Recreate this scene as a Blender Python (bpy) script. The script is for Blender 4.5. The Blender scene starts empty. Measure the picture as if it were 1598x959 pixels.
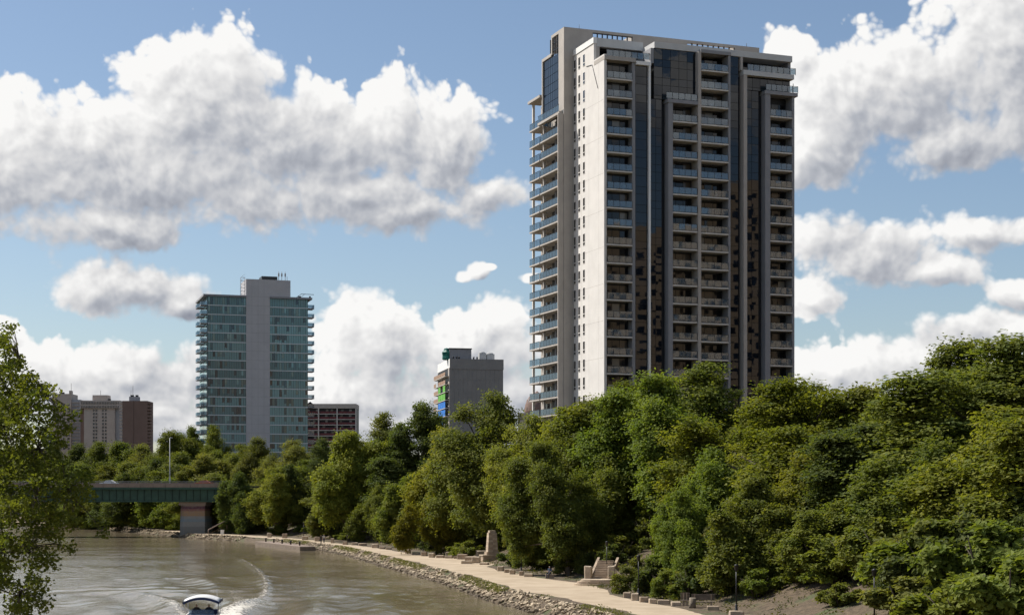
import bpy, bmesh, math, random
import numpy as np
from mathutils import Vector, Matrix

R = math.radians
random.seed(7)
rng = np.random.default_rng(11)
SC = bpy.context.scene
COL = SC.collection

# ------------------------------------------------------------------ camera
F, CX, HY, CAMH = 2560.0, 799.0, 775.0, 10.0      # focal length, centre and horizon of the photograph in its pixels
cam = bpy.data.cameras.new('camera')
cam.sensor_width = 36.0
cam.lens = 36.0 * F / 1598.0
cam.shift_y = (HY - 479.5) / 1598.0
cam.clip_start, cam.clip_end = 0.5, 20000
cam_o = bpy.data.objects.new('camera', cam)
COL.objects.link(cam_o)
cam_o.location = (0, 0, CAMH)
cam_o.rotation_euler = (R(90), 0, 0)
SC.camera = cam_o

# ------------------------------------------------------------------ sun and exposure
SUN_EL = R(50)
SUN_AZ = Vector((-0.945, 0.32)).normalized()        # towards the sun, on the map
to_sun = Vector((SUN_AZ.x * math.cos(SUN_EL), SUN_AZ.y * math.cos(SUN_EL), math.sin(SUN_EL)))
sun = bpy.data.lights.new('sun', 'SUN')
sun.energy = 4.8
sun.angle = R(0.53)
sun.color = (1.0, 0.95, 0.87)
sun_o = bpy.data.objects.new('sun', sun)
COL.objects.link(sun_o)
sun_o.rotation_euler = to_sun.to_track_quat('Z', 'Y').to_euler()
sun_o.location = (-300, 100, 400)
SC.view_settings.view_transform = 'Standard'
SC.view_settings.look = 'None'
SC.view_settings.gamma = 1.0
SC.view_settings.use_curve_mapping = False
SC.view_settings.exposure = 0.45
SC.cycles.max_bounces = 7
SC.cycles.transparent_max_bounces = 16
SC.cycles.use_adaptive_sampling = True
SC.cycles.adaptive_threshold = 0.02
SC.cycles.caustics_reflective = False
SC.cycles.caustics_refractive = False

# ------------------------------------------------------------------ sky: clear-sky model with cumulus
W = bpy.data.worlds.new('World')
SC.world = W
W.use_nodes = True
wt = W.node_tree
wt.nodes.clear()


class G:
    """small helper to wire shader nodes"""
    def __init__(s, tree): s.t = tree
    def n(s, typ, **kw):
        nd = s.t.nodes.new(typ)
        for k, v in kw.items(): setattr(nd, k, v)
        return nd
    def put(s, sock, v):
        if v is None: return
        if hasattr(v, 'is_output'): s.t.links.new(v, sock)
        else: sock.default_value = v
    def m(s, op, a, b=None, c=None, clamp=False):
        nd = s.n('ShaderNodeMath', operation=op, use_clamp=clamp)
        s.put(nd.inputs[0], a); s.put(nd.inputs[1], b); s.put(nd.inputs[2], c)
        return nd.outputs[0]
    def vm(s, op, a, b=None, c=None, scale=None):
        nd = s.n('ShaderNodeVectorMath', operation=op)
        s.put(nd.inputs[0], a); s.put(nd.inputs[1], b); s.put(nd.inputs[2], c)
        if scale is not None: s.put(nd.inputs['Scale'], scale)
        return nd.outputs['Value'] if op in ('LENGTH', 'DOT_PRODUCT') else nd.outputs[0]
    def noise(s, vec, scale, detail=5, rough=0.55, dist=0.0, out='Fac', dim='3D'):
        nd = s.n('ShaderNodeTexNoise', noise_dimensions=dim)
        s.put(nd.inputs['Vector'], vec); s.put(nd.inputs['Scale'], scale)
        nd.inputs['Detail'].default_value = detail
        nd.inputs['Roughness'].default_value = rough
        nd.inputs['Distortion'].default_value = dist
        return nd.outputs[out]
    def vor(s, vec, scale, detail=0, feature='F1', rough=0.5, out='Distance', dim='3D'):
        nd = s.n('ShaderNodeTexVoronoi', feature=feature, voronoi_dimensions=dim)
        s.put(nd.inputs['Vector'], vec); s.put(nd.inputs['Scale'], scale)
        if feature != 'DISTANCE_TO_EDGE' or True:
            if 'Detail' in nd.inputs: nd.inputs['Detail'].default_value = detail
            if 'Roughness' in nd.inputs: nd.inputs['Roughness'].default_value = rough
        return nd.outputs[out]
    def mix(s, f, a, b, blend='MIX'):
        nd = s.n('ShaderNodeMix', data_type='RGBA', blend_type=blend)
        s.put(nd.inputs[0], f); s.put(nd.inputs[6], a); s.put(nd.inputs[7], b)
        return nd.outputs[2]
    def maprange(s, v, a, b, c=0.0, d=1.0, smooth=True):
        nd = s.n('ShaderNodeMapRange', interpolation_type='SMOOTHSTEP' if smooth else 'LINEAR')
        s.put(nd.inputs['Value'], v)
        for k, x in zip(('From Min', 'From Max', 'To Min', 'To Max'), (a, b, c, d)): s.put(nd.inputs[k], x)
        return nd.outputs[0]
    def xyz(s, v):
        nd = s.n('ShaderNodeSeparateXYZ'); s.put(nd.inputs[0], v); return nd.outputs
    def comb(s, x, y, z=0.0):
        nd = s.n('ShaderNodeCombineXYZ')
        for i, q in enumerate((x, y, z)): s.put(nd.inputs[i], q)
        return nd.outputs[0]


# clouds: (x, y, half width, half height) as seen in the photograph, turned into azimuth / elevation
CLOUDS = [
    (318, 175, 135, 118), (140, 225, 165, 95), (-20, 270, 150, 105), (455, 215, 130, 95), (610, 205, 95, 85),
    (695, 240, 95, 105), (250, 285, 330, 75), (560, 300, 230, 55), (160, 352, 150, 40), (755, 300, 62, 48),
    (535, 235, 95, 80), (640, 325, 150, 45), (205, 455, 118, 46), (140, 462, 58, 42), (285, 478, 56, 28),
    (70, 600, 120, 70), (190, 588, 130, 62), (-10, 518, 50, 26), (290, 590, 90, 60),
    (590, 545, 120, 80), (740, 540, 120, 72), (520, 630, 170, 55), (740, 620, 200, 60),
    (726, 431, 20, 10), (746, 424, 21, 13), (766, 419, 10, 6), (828, 437, 22, 10), (1235, 85, 50, 50),
    (1420, 130, 180, 115), (1310, 165, 120, 105), (1570, 90, 150, 150), (1270, 240, 90, 62), (1500, 215, 150, 52),
    (1385, 395, 125, 55), (1300, 372, 88, 52), (1530, 368, 95, 30), (1470, 425, 85, 26), (1262, 470, 60, 36),
    (1450, 565, 160, 55), (1310, 585, 95, 42), (1570, 520, 95, 36), (1600, 460, 52, 28), (1000, 640, 220, 50), (330, 668, 260, 42), (640, 668, 260, 40), (1400, 640, 260, 40),
]
def cloud_group(name, fine):
    """cloud thickness as a function of azimuth / elevation; the coarse version serves the shading steps"""
    cg = bpy.data.node_groups.new(name, 'ShaderNodeTree')
    cg.interface.new_socket('Vector', in_out='INPUT', socket_type='NodeSocketVector')
    cg.interface.new_socket('Density', in_out='OUTPUT', socket_type='NodeSocketFloat')
    g = G(cg)
    gi = g.n('NodeGroupInput'); go = g.n('NodeGroupOutput')
    uv0 = gi.outputs[0]
    wn = g.noise(uv0, 11.0, 3, 0.55, out='Color', dim='2D')
    uv = g.vm('ADD', uv0, g.vm('SCALE', g.vm('SUBTRACT', wn, (0.5, 0.5, 0.5)), scale=0.018))
    dmin = None
    for (px, py, rx, ry) in CLOUDS:
        if not fine and rx < 88: continue
        u = math.atan((px - CX) / F)
        v = math.atan((HY - py) / F * math.cos(u))
        iu, iv = F / rx * 0.85, F / ry * 0.85
        q = g.vm('MULTIPLY_ADD', uv, (iu, iv, 0.0), (-u * iu, -v * iv, 0.0))
        L = g.vm('LENGTH', q)
        dmin = L if dmin is None else g.m('SMOOTH_MIN', dmin, L, 0.30)
    mask_in = g.m('SUBTRACT', 1.0, g.m('MINIMUM', dmin, 2.2))
    # away from the view the same kind of cumulus goes on at random
    gen = g.noise(g.vm('MULTIPLY', uv, (1.0, 2.0, 1.0)), 3.4, 2, 0.5, dim='2D')
    mask_gen = g.m('MULTIPLY', g.m('SUBTRACT', gen, 0.56), 7.0)
    su = g.xyz(uv)
    away = g.m('MAXIMUM', g.maprange(g.m('ABSOLUTE', su[0]), 0.34, 0.50), g.maprange(su[1], 0.30, 0.42))
    mask = g.m('ADD', g.m('MULTIPLY', mask_in, g.m('SUBTRACT', 1.0, away)), g.m('MULTIPLY', mask_gen, away))
    billow = g.m('SUBTRACT', 0.40, g.vor(uv, 22.0, 1.0, 'F1', 0.55, dim='2D'))
    mid = g.m('ADD', g.m('MULTIPLY_ADD', mask, 1.35, 0.16), g.m('MULTIPLY', billow, 0.60 if fine else 0.30))
    if fine:
        puff = g.m('SUBTRACT', 0.42, g.vor(uv, 62.0, 2.0, 'F1', 0.6, dim='2D'))
        mid = g.m('ADD', mid, g.m('MULTIPLY', puff, 0.40))
        fb = g.m('SUBTRACT', g.noise(uv, 34.0, 7, 0.56, dim='2D'), 0.5)
        dens = g.m('ADD', mid, g.m('MULTIPLY', fb, 0.40))
        cg.interface.new_socket('Mid', in_out='OUTPUT', socket_type='NodeSocketFloat')
        cg.links.new(g.m('MULTIPLY_ADD', fb, 0.22, mid), go.inputs[1])
    else:
        fb = g.m('SUBTRACT', g.noise(uv, 30.0, 2, 0.55, dim='2D'), 0.5)
        dens = g.m('ADD', mid, g.m('MULTIPLY', fb, 0.35))
    cg.links.new(dens, go.inputs[0])
    return cg


CG_FINE, CG_COARSE = cloud_group('cloud_fine', True), cloud_group('cloud_coarse', False)
g = G(wt)
tc = g.n('ShaderNodeTexCoord')
d = g.vm('NORMALIZE', tc.outputs['Generated'])
sx = g.xyz(d)
az = g.m('ARCTAN2', sx[0], sx[1])
el = g.m('ARCSINE', sx[2])
uvw = g.comb(az, el, 0.0)


def field(off, grp):
    nd = g.n('ShaderNodeGroup'); nd.node_tree = grp
    g.put(nd.inputs[0], g.vm('ADD', uvw, off) if off else uvw)
    return nd.outputs


f0, m0 = field(None, CG_FINE)
m1 = field((-0.0040, 0.0058, 0), CG_FINE)[1]
relief = g.m('SUBTRACT', m0, m1)
# light reaching the point through the cloud that lies up-sun of it
tau = None
for k, (du, dv) in enumerate(((-0.012, 0.014), (-0.034, 0.040))):
    q = g.m('MULTIPLY', g.m('MINIMUM', g.m('MAXIMUM', field((du, dv, 0), CG_COARSE)[0], 0.0), 0.9), (1.4, 1.6)[k])
    tau = q if tau is None else g.m('ADD', tau, q)
lit = g.m('POWER', 2.718, g.m('MULTIPLY', tau, -0.62))
alpha = g.maprange(f0, 0.0, g.m('MULTIPLY_ADD', g.m('SUBTRACT', 1.0, lit), 0.42, 0.20))
thick = g.maprange(f0, 0.0, 0.9)
shade = g.m('ADD', g.m('MULTIPLY', relief, 0.60), g.m('ADD', 0.33, g.m('MULTIPLY', lit, 0.70)))
shade = g.m('ADD', shade, g.m('MULTIPLY', g.m('SUBTRACT', 1.0, thick), 0.10))
shade = g.m('MINIMUM', g.m('MAXIMUM', shade, 0.0), 1.0)
ramp = g.n('ShaderNodeValToRGB')
cr = ramp.color_ramp
cr.elements[0].position = 0.0; cr.elements[0].color = (0.20, 0.215, 0.255, 1)
cr.elements[1].position = 1.0; cr.elements[1].color = (0.70, 0.695, 0.685, 1)
e = cr.elements.new(0.36); e.color = (0.33, 0.345, 0.38, 1)
e = cr.elements.new(0.70); e.color = (0.53, 0.53, 0.535, 1)
g.put(ramp.inputs[0], shade)
sky = g.n('ShaderNodeTexSky', sky_type='NISHITA')
sky.sun_disc = False
sky.sun_elevation = SUN_EL
sky.sun_rotation = math.atan2(SUN_AZ.x, SUN_AZ.y)
sky.altitude = 200; sky.air_density = 1.0; sky.dust_density = 1.0; sky.ozone_density = 1.6
SKYK = 0.084
skyc = g.mix(1.0, sky.outputs[0], (SKYK, SKYK, SKYK, 1), 'MULTIPLY')
low = g.maprange(el, 0.0, 0.12)
amul = g.m('MULTIPLY', alpha, g.maprange(el, -0.02, 0.03))
col = g.mix(amul, skyc, ramp.outputs[0])
bg = g.n('ShaderNodeBackground')
g.put(bg.inputs[0], col); bg.inputs[1].default_value = 1.0
W.cycles.sampling_method = 'MANUAL'
W.cycles.sample_map_resolution = 256
wo = g.n('ShaderNodeOutputWorld')
wt.links.new(bg.outputs[0], wo.inputs[0])

# ------------------------------------------------------------------ helpers
def wp(px, py, dist):
    """point seen at pixel px,py standing dist metres away"""
    return Vector(((px - CX) / F * dist, dist, CAMH + (HY - py) / F * dist))


PATH_Z = 1.0


def gp(px, py, z=PATH_Z):
    """point of level ground at height z seen at that pixel"""
    dist = F * (CAMH - z) / (py - HY)
    return Vector(((px - CX) / F * dist, dist, z))


def tag(o, label=None, cat=None, group=None, kind=None):
    if label: o['label'] = label
    if cat: o['category'] = cat
    if group: o['group'] = group
    if kind: o['kind'] = kind
    return o


def empty(name, loc, rz=0.0):
    o = bpy.data.objects.new(name, None)
    COL.objects.link(o)
    o.location = loc
    o.rotation_euler = (0, 0, rz)
    o.empty_display_size = 0.5
    return o


def link_mesh(name, me, parent=None, loc=None, rot=None, scale=None):
    o = bpy.data.objects.new(name, me)
    COL.objects.link(o)
    if parent is not None: o.parent = parent
    if loc is not None: o.location = loc
    if rot is not None: o.rotation_euler = rot
    if scale is not None: o.scale = scale
    return o


def copy_tree(o, parent=None):
    c = o.copy()
    COL.objects.link(c)
    c.parent = parent
    for ch in list(o.children): copy_tree(ch, c)
    return c


class MB:
    """collects shapes, then links them as one mesh object"""
    def __init__(s): s.v = []; s.f = []; s.mi = []; s.sm = []
    def add(s, v, f, mi=0, smooth=False):
        k = len(s.v)
        s.v += [tuple(p) for p in v]
        s.f += [tuple(i + k for i in q) for q in f]
        s.mi += [mi] * len(f); s.sm += [smooth] * len(f)
        return s
    def box(s, x0, x1, y0, y1, z0, z1, mi=0):
        v = [(x0, y0, z0), (x1, y0, z0), (x1, y1, z0), (x0, y1, z0), (x0, y0, z1), (x1, y0, z1), (x1, y1, z1), (x0, y1, z1)]
        return s.add(v, [(0, 3, 2, 1), (4, 5, 6, 7), (0, 1, 5, 4), (1, 2, 6, 5), (2, 3, 7, 6), (3, 0, 4, 7)], mi)
    def tube(s, pts, radii, n=8, mi=0, smooth=True, cap=True):
        pts = [Vector(p) for p in pts]
        v = []
        for i, p in enumerate(pts):
            t = (pts[min(i + 1, len(pts) - 1)] - pts[max(i - 1, 0)]).normalized()
            a = t.cross(Vector((0.3, 0.9, 0.2)) if abs(t.z) > 0.9 else Vector((0, 0, 1))).normalized()
            b = t.cross(a)
            r = radii[i] if hasattr(radii, '__len__') else radii
            v += [p + a * (r * math.cos(2 * math.pi * k / n)) + b * (r * math.sin(2 * math.pi * k / n)) for k in range(n)]
        f = []
        for i in range(len(pts) - 1):
            for k in range(n):
                f.append((i * n + k, i * n + (k + 1) % n, (i + 1) * n + (k + 1) % n, (i + 1) * n + k))
        s.add(v, f, mi, smooth)
        if cap:
            k0 = len(s.v) - len(v)
            s.f += [tuple(k0 + k for k in range(n))[::-1], tuple(len(s.v) - n + k for k in range(n))]
            s.mi += [mi, mi]; s.sm += [False, False]
        return s
    def lathe(s, prof, n=16, mi=0, c=(0, 0, 0), smooth=True):
        v = []
        for r, z in prof:
            v += [(c[0] + r * math.cos(2 * math.pi * k / n), c[1] + r * math.sin(2 * math.pi * k / n), c[2] + z) for k in range(n)]
        f = []
        for i in range(len(prof) - 1):
            for k in range(n):
                f.append((i * n + k, i * n + (k + 1) % n, (i + 1) * n + (k + 1) % n, (i + 1) * n + k))
        f.append(tuple(range(n))[::-1]); f.append(tuple(range((len(prof) - 1) * n, len(prof) * n)))
        return s.add(v, f, mi, smooth)
    def prism(s, outline, z0, z1, mi=0):
        n = len(outline)
        v = [(x, y, z0) for x, y in outline] + [(x, y, z1) for x, y in outline]
        f = [tuple(range(n))[::-1], tuple(range(n, 2 * n))] + [(k, (k + 1) % n, n + (k + 1) % n, n + k) for k in range(n)]
        return s.add(v, f, mi)
    def mesh(s, name, mats):
        me = bpy.data.meshes.new(name)
        me.from_pydata(s.v, [], s.f)
        for m in (mats if isinstance(mats, (list, tuple)) else [mats]): me.materials.append(m)
        me.polygons.foreach_set('material_index', s.mi)
        me.polygons.foreach_set('use_smooth', s.sm)
        me.update()
        return me
    def build(s, name, mats, parent=None, loc=None, rot=None):
        return link_mesh(name, s.mesh(name, mats), parent, loc, rot)


def box(name, mat, parent, x0, x1, y0, y1, z0, z1, kind=None):
    o = MB().box(x0, x1, y0, y1, z0, z1).build(name, mat, parent)
    if kind: o['kind'] = kind
    return o


# ------------------------------------------------------------------ materials
MATS = {}


def mat(name, color, rough=0.8, var=0.12, scale=1.0, bump=0.0, bscale=None, spec=0.4, metal=0.0, streak=0.0, col2=None):
    """rough painted / mineral surface with mottling, streaks and fine relief"""
    m = bpy.data.materials.new(name); m.use_nodes = True
    t = m.node_tree; g = G(t)
    b = t.nodes['Principled BSDF']
    tc = g.n('ShaderNodeTexCoord')
    n1 = g.noise(tc.outputs['Object'], scale, 6, 0.6)
    c1 = tuple(max(0, x * (1 - var)) for x in color) + (1,)
    c2 = (tuple(col2) + (1,)) if col2 else tuple(min(1, x * (1 + var)) for x in color) + (1,)
    cc = g.mix(g.maprange(n1, 0.3, 0.7), c1, c2)
    if streak:
        sv = g.vm('MULTIPLY', tc.outputs['Object'], (3.0, 3.0, 0.12))
        s1 = g.maprange(g.noise(sv, 1.0, 5, 0.65), 0.5, 0.75)
        cc = g.mix(g.m('MULTIPLY', s1, streak), cc, tuple(x * 0.55 for x in color) + (1,))
    t.links.new(cc, b.inputs['Base Color'])
    b.inputs['Roughness'].default_value = rough
    b.inputs['Metallic'].default_value = metal
    b.inputs['Specular IOR Level'].default_value = spec
    if bump:
        bn = g.n('ShaderNodeBump'); bn.inputs['Strength'].default_value = bump
        bn.inputs['Distance'].default_value = 0.05
        g.put(bn.inputs['Height'], g.noise(tc.outputs['Object'], bscale or scale * 6, 6, 0.65))
        t.links.new(bn.outputs[0], b.inputs['Normal'])
    MATS[name] = m
    return m


def glass(name, tint, rough=0.03, ior=1.6, wob=0.0):
    """dark reflective glazing"""
    m = bpy.data.materials.new(name); m.use_nodes = True
    t = m.node_tree; g = G(t); b = t.nodes['Principled BSDF']
    oi = g.n('ShaderNodeObjectInfo')
    v = g.maprange(oi.outputs['Random'], 0, 1, 0.6, 1.5, False)
    nd = g.n('ShaderNodeVectorMath', operation='SCALE'); nd.inputs[0].default_value = tint; t.links.new(v, nd.inputs['Scale'])
    t.links.new(nd.outputs[0], b.inputs['Base Color'])
    b.inputs['Roughness'].default_value = rough
    b.inputs['IOR'].default_value = ior
    if wob:
        tc = g.n('ShaderNodeTexCoord')
        bn = g.n('ShaderNodeBump'); bn.inputs['Strength'].default_value = wob; bn.inputs['Distance'].default_value = 0.1
        gm = g.n('ShaderNodeNewGeometry')
        g.put(bn.inputs['Height'], g.noise(gm.outputs['Position'], 0.7, 2, 0.5))
        t.links.new(bn.outputs[0], b.inputs['Normal'])
    return m


def sheet_glass(name, tint, body, fac=0.35, refl=0.12):
    """clear tinted balustrade glass: see-through, a little body colour, a little mirror"""
    m = bpy.data.materials.new(name); m.use_nodes = True
    t = m.node_tree; t.nodes.clear(); g = G(t)
    tr = g.n('ShaderNodeBsdfTransparent'); tr.inputs[0].default_value = tint + (1,)
    df = g.n('ShaderNodeBsdfDiffuse'); df.inputs[0].default_value = body + (1,)
    gl = g.n('ShaderNodeBsdfGlossy'); gl.inputs['Roughness'].default_value = 0.04
    m1 = g.n('ShaderNodeMixShader'); m1.inputs[0].default_value = fac
    t.links.new(tr.outputs[0], m1.inputs[1]); t.links.new(df.outputs[0], m1.inputs[2])
    m2 = g.n('ShaderNodeMixShader'); m2.inputs[0].default_value = refl
    t.links.new(m1.outputs[0], m2.inputs[1]); t.links.new(gl.outputs[0], m2.inputs[2])
    o = g.n('ShaderNodeOutputMaterial'); t.links.new(m2.outputs[0], o.inputs[0])
    return m


def leaf_mat(name, trans=0.45):
    m = bpy.data.materials.new(name); m.use_nodes = True
    t = m.node_tree; t.nodes.clear(); g = G(t)
    oi = g.n('ShaderNodeObjectInfo')
    at = g.n('ShaderNodeAttribute', attribute_name='leafvar')
    v = at.outputs['Fac']
    base = oi.outputs['Color']
    dark = g.mix(1.0, base, (0.62, 0.70, 0.60, 1), 'MULTIPLY')
    warm = g.mix(1.0, base, (1.45, 1.25, 0.85, 1), 'MULTIPLY')
    c = g.mix(g.maprange(v, 0.0, 1.0, smooth=False), dark, warm)
    p = g.n('ShaderNodeBsdfPrincipled'); g.put(p.inputs['Base Color'], c)
    p.inputs['Roughness'].default_value = 0.62; p.inputs['Specular IOR Level'].default_value = 0.16
    tl = g.n('ShaderNodeBsdfTranslucent')
    g.put(tl.inputs[0], g.mix(1.0, c, (1.35, 1.35, 0.5, 1), 'MULTIPLY'))
    ms = g.n('ShaderNodeMixShader'); ms.inputs[0].default_value = trans
    t.links.new(p.outputs[0], ms.inputs[1]); t.links.new(tl.outputs[0], ms.inputs[2])
    o = g.n('ShaderNodeOutputMaterial'); t.links.new(ms.outputs[0], o.inputs[0])
    return m


M = {
    'white_wall': mat('white_precast', (0.63, 0.60, 0.565), 0.85, 0.05, 0.35, 0.15, 6, streak=0.12),
    'beige': mat('beige_precast', (0.40, 0.365, 0.33), 0.85, 0.06, 0.5, 0.15, 6, streak=0.15),
    'pillar': mat('grey_precast', (0.25, 0.25, 0.262), 0.85, 0.06, 0.5, 0.1, 6, streak=0.15),
    'fascia': mat('pale_fascia', (0.50, 0.50, 0.49), 0.6, 0.04, 0.6, streak=0.08),
    'coping': mat('white_coping', (0.75, 0.74, 0.72), 0.6, 0.03, 0.6),
    'slab': mat('balcony_concrete', (0.58, 0.55, 0.50), 0.85, 0.07, 0.8, streak=0.1),
    'dark': mat('dark_backing', (0.014, 0.015, 0.018), 0.5, 0.1, 1.0),
    'dark_metal': mat('dark_metal', (0.02, 0.021, 0.024), 0.4, 0.1, 1.0),
    'rail': mat('black_rail', (0.018, 0.018, 0.02), 0.45, 0.1, 2.0),
    'asphalt': mat('asphalt', (0.05, 0.05, 0.052), 0.9, 0.2, 3.0, 0.2),
    'roof': mat('roof_gravel', (0.25, 0.24, 0.23), 0.95, 0.1, 1.0),
}
G_TOWER = glass('navy_glass', (0.003, 0.007, 0.014), 0.02, 1.50, 0.02)
G_DOOR = glass('balcony_door_glass', (0.006, 0.007, 0.009), 0.03, 1.46, 0.02)
G_WIN = glass('window_glass', (0.015, 0.015, 0.017), 0.04, 1.55, 0.01)
G_TEAL = glass('teal_glass', (0.135, 0.245, 0.250), 0.05, 1.5, 0.03)
G_RAIL = sheet_glass('balustrade_glass', (0.58, 0.70, 0.77), (0.13, 0.185, 0.235), 0.34, 0.11)
LEAF = leaf_mat('leaf')
# ------------------------------------------------------------------ the land: two river banks, river, path
def smooth_line(pts, step):
    """Catmull-Rom curve through pts, sampled about every step metres"""
    P = [np.array(p, float) for p in pts]
    P = [2 * P[0] - P[1]] + P + [2 * P[-1] - P[-2]]
    out = []
    for i in range(1, len(P) - 2):
        p0, p1, p2, p3 = P[i - 1:i + 3]
        n = max(2, int(np.linalg.norm(p2 - p1) / step))
        for k in range(n):
            t = k / n
            out.append(0.5 * (2 * p1 + (p2 - p0) * t + (2 * p0 - 5 * p1 + 4 * p2 - p3) * t * t + (3 * p1 - p0 - 3 * p2 + p3) * t ** 3))
    out.append(P[-2])
    return np.array(out)


SHORE_R = [(22, -60), (17, 20), (12, 75), (8.5, 105), (5, 128), (1.7, 142), (-2.4, 160), (-7, 185), (-15.6, 223), (-24, 261), (-32, 294), (-43, 328),
           (-56, 360), (-69, 384), (-83, 408), (-110, 470), (-150, 548), (-225, 640), (-330, 720), (-600, 850), (-1500, 1150), (-5000, 2200)]
SHORE_L = [(-8, -60), (-13, 20), (-24, 60), (-49, 130), (-86, 262), (-128, 400), (-190, 520), (-290, 620), (-600, 760), (-1500, 1050), (-5000, 2080)]
shR, shL = smooth_line(SHORE_R, 3.0), smooth_line(SHORE_L, 6.0)


def signed(x, y, line, side):
    """distance to a shore line, positive on the land side"""
    x = np.atleast_1d(np.asarray(x, float)); y = np.atleast_1d(np.asarray(y, float))
    a, b = line[:-1], line[1:]
    ab = b - a; L2 = (ab ** 2).sum(1)
    best = np.full(x.shape, 1e18); sgn = np.ones(x.shape)
    for c0 in range(0, len(x), 4000):
        s = slice(c0, c0 + 4000)
        dx = x[s, None] - a[None, :, 0]; dy = y[s, None] - a[None, :, 1]
        t = np.clip((dx * ab[:, 0] + dy * ab[:, 1]) / L2, 0, 1)
        ex = dx - t * ab[:, 0]; ey = dy - t * ab[:, 1]
        d2 = ex * ex + ey * ey
        i = d2.argmin(1); r = np.arange(len(i))
        best[s] = d2[r, i]
        cr_ = ab[i, 0] * dy[r, i] - ab[i, 1] * dx[r, i]
        sgn[s] = np.where(cr_ < 0, 1, -1) * side
    return np.sqrt(best) * sgn


PR_X = [0, 1.1, 1.6, 13.2, 14.2, 16.5, 21, 28, 40, 90, 4000]
PR_Z = [0, 0.72, 0.99, 0.99, 1.25, 2.1, 3.5, 5.2, 6.4, 7.4, 9.0]
PL_X = [0, 3, 10, 20, 60, 4000]
PL_Z = [0, 1.5, 4, 7.0, 8.0, 9.0]


def height(x, y):
    sr = signed(x, y, shR, 1); sl = signed(x, y, shL, -1)
    z = -np.minimum(3.0, 0.45 * np.minimum(np.abs(sr), np.abs(sl)))
    z = np.where(sr > 0, np.interp(sr, PR_X, PR_Z), z)
    z = np.where(sl > 0, np.interp(sl, PL_X, PL_Z), z)
    return z, sr, sl


def hz(x, y):
    return float(height([x], [y])[0][0])


def axis(spans):
    out = []
    for a, b, st in spans: out += list(np.arange(a, b, st))
    return np.array(out + [spans[-1][1]])


gx = axis([(-6000, -1000, 500), (-1000, -300, 50), (-300, -120, 8), (-120, -60, 3), (-60, 60, 1.0), (60, 140, 6), (140, 500, 40), (500, 6000, 500)])
gy = axis([(-400, -60, 40), (-60, 90, 6), (90, 330, 1.2), (330, 460, 3), (460, 700, 10), (700, 1500, 60), (1500, 9000, 500)])
XX, YY = np.meshgrid(gx, gy)
zz, sR, sL = height(XX.ravel(), YY.ravel())
bumpy = (np.sin(XX.ravel() * 0.9 + np.sin(YY.ravel() * 0.7)) * np.cos(YY.ravel() * 0.8 + XX.ravel() * 0.3)) * 0.12
zz = zz + np.where((sR > 14.5) & (sR < 60), bumpy, 0)
nx, ny = len(gx), len(gy)
idx = np.arange(nx * ny).reshape(ny, nx)
faces = np.stack([idx[:-1, :-1].ravel(), idx[:-1, 1:].ravel(), idx[1:, 1:].ravel(), idx[1:, :-1].ravel()], 1)


def grid_mesh(name, verts, faces, smooth=True):
    me = bpy.data.meshes.new(name)
    k = faces.shape[1]
    me.vertices.add(len(verts)); me.vertices.foreach_set('co', np.asarray(verts, np.float32).ravel())
    me.loops.add(faces.size); me.loops.foreach_set('vertex_index', faces.astype(np.int32).ravel())
    me.polygons.add(len(faces))
    me.polygons.foreach_set('loop_start', np.arange(0, faces.size, k, dtype=np.int32))
    me.polygons.foreach_set('loop_total', np.full(len(faces), k, np.int32))
    me.polygons.foreach_set('use_smooth', np.full(len(faces), smooth))
    me.update(calc_edges=True)
    return me


ground_me = grid_mesh('ground', np.stack([XX.ravel(), YY.ravel(), zz], 1), faces)
mg = bpy.data.materials.new('bank_soil'); mg.use_nodes = True
t = mg.node_tree; g = G(t); b = t.nodes['Principled BSDF']
tc = g.n('ShaderNodeTexCoord'); P = tc.outputs['Object']
n1 = g.noise(P, 0.25, 6, 0.6); n2 = g.noise(P, 2.5, 6, 0.65)
soil = g.mix(g.maprange(n2, 0.3, 0.7), (0.055, 0.039, 0.023, 1), (0.13, 0.094, 0.058, 1))
green = g.mix(g.maprange(n2, 0.3, 0.7), (0.045, 0.060, 0.020, 1), (0.085, 0.095, 0.035, 1))
t.links.new(g.mix(g.maprange(n1, 0.52, 0.66), soil, green), b.inputs['Base Color'])
b.inputs['Roughness'].default_value = 0.95
bn = g.n('ShaderNodeBump'); bn.inputs['Strength'].default_value = 0.7; bn.inputs['Distance'].default_value = 0.25
g.put(bn.inputs['Height'], g.noise(P, 2.2, 7, 0.7)); t.links.new(bn.outputs[0], b.inputs['Normal'])
ground_me.materials.append(mg)
ground = tag(link_mesh('ground', ground_me), kind='structure')

# --- river walk: a gravel strip laid 6 mm proud of the levelled bank
cum = np.concatenate([[0], np.cumsum(np.linalg.norm(np.diff(shR, axis=0), axis=1))])


def along(s, off):
    """point on the right bank: s metres along the shore, off metres inland"""
    x = np.interp(s, cum, shR[:, 0]); y = np.interp(s, cum, shR[:, 1])
    x2 = np.interp(s + 2, cum, shR[:, 0]); y2 = np.interp(s + 2, cum, shR[:, 1])
    tx, ty = x2 - x, y2 - y
    L = np.hypot(tx, ty)
    return x + ty / L * off, y - tx / L * off


def s_of_y(y):
    return float(np.interp(y, shR[:, 1], cum))


s0, s1 = s_of_y(20), s_of_y(640)
ss = np.arange(s0, s1, 1.0)
def OUTER(y): return np.interp(y, [20, 130, 150, 158, 185, 260, 300, 640], [3.5, 3.5, 3.0, 1.8, 2.3, 2.3, 1.7, 1.7])


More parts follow.
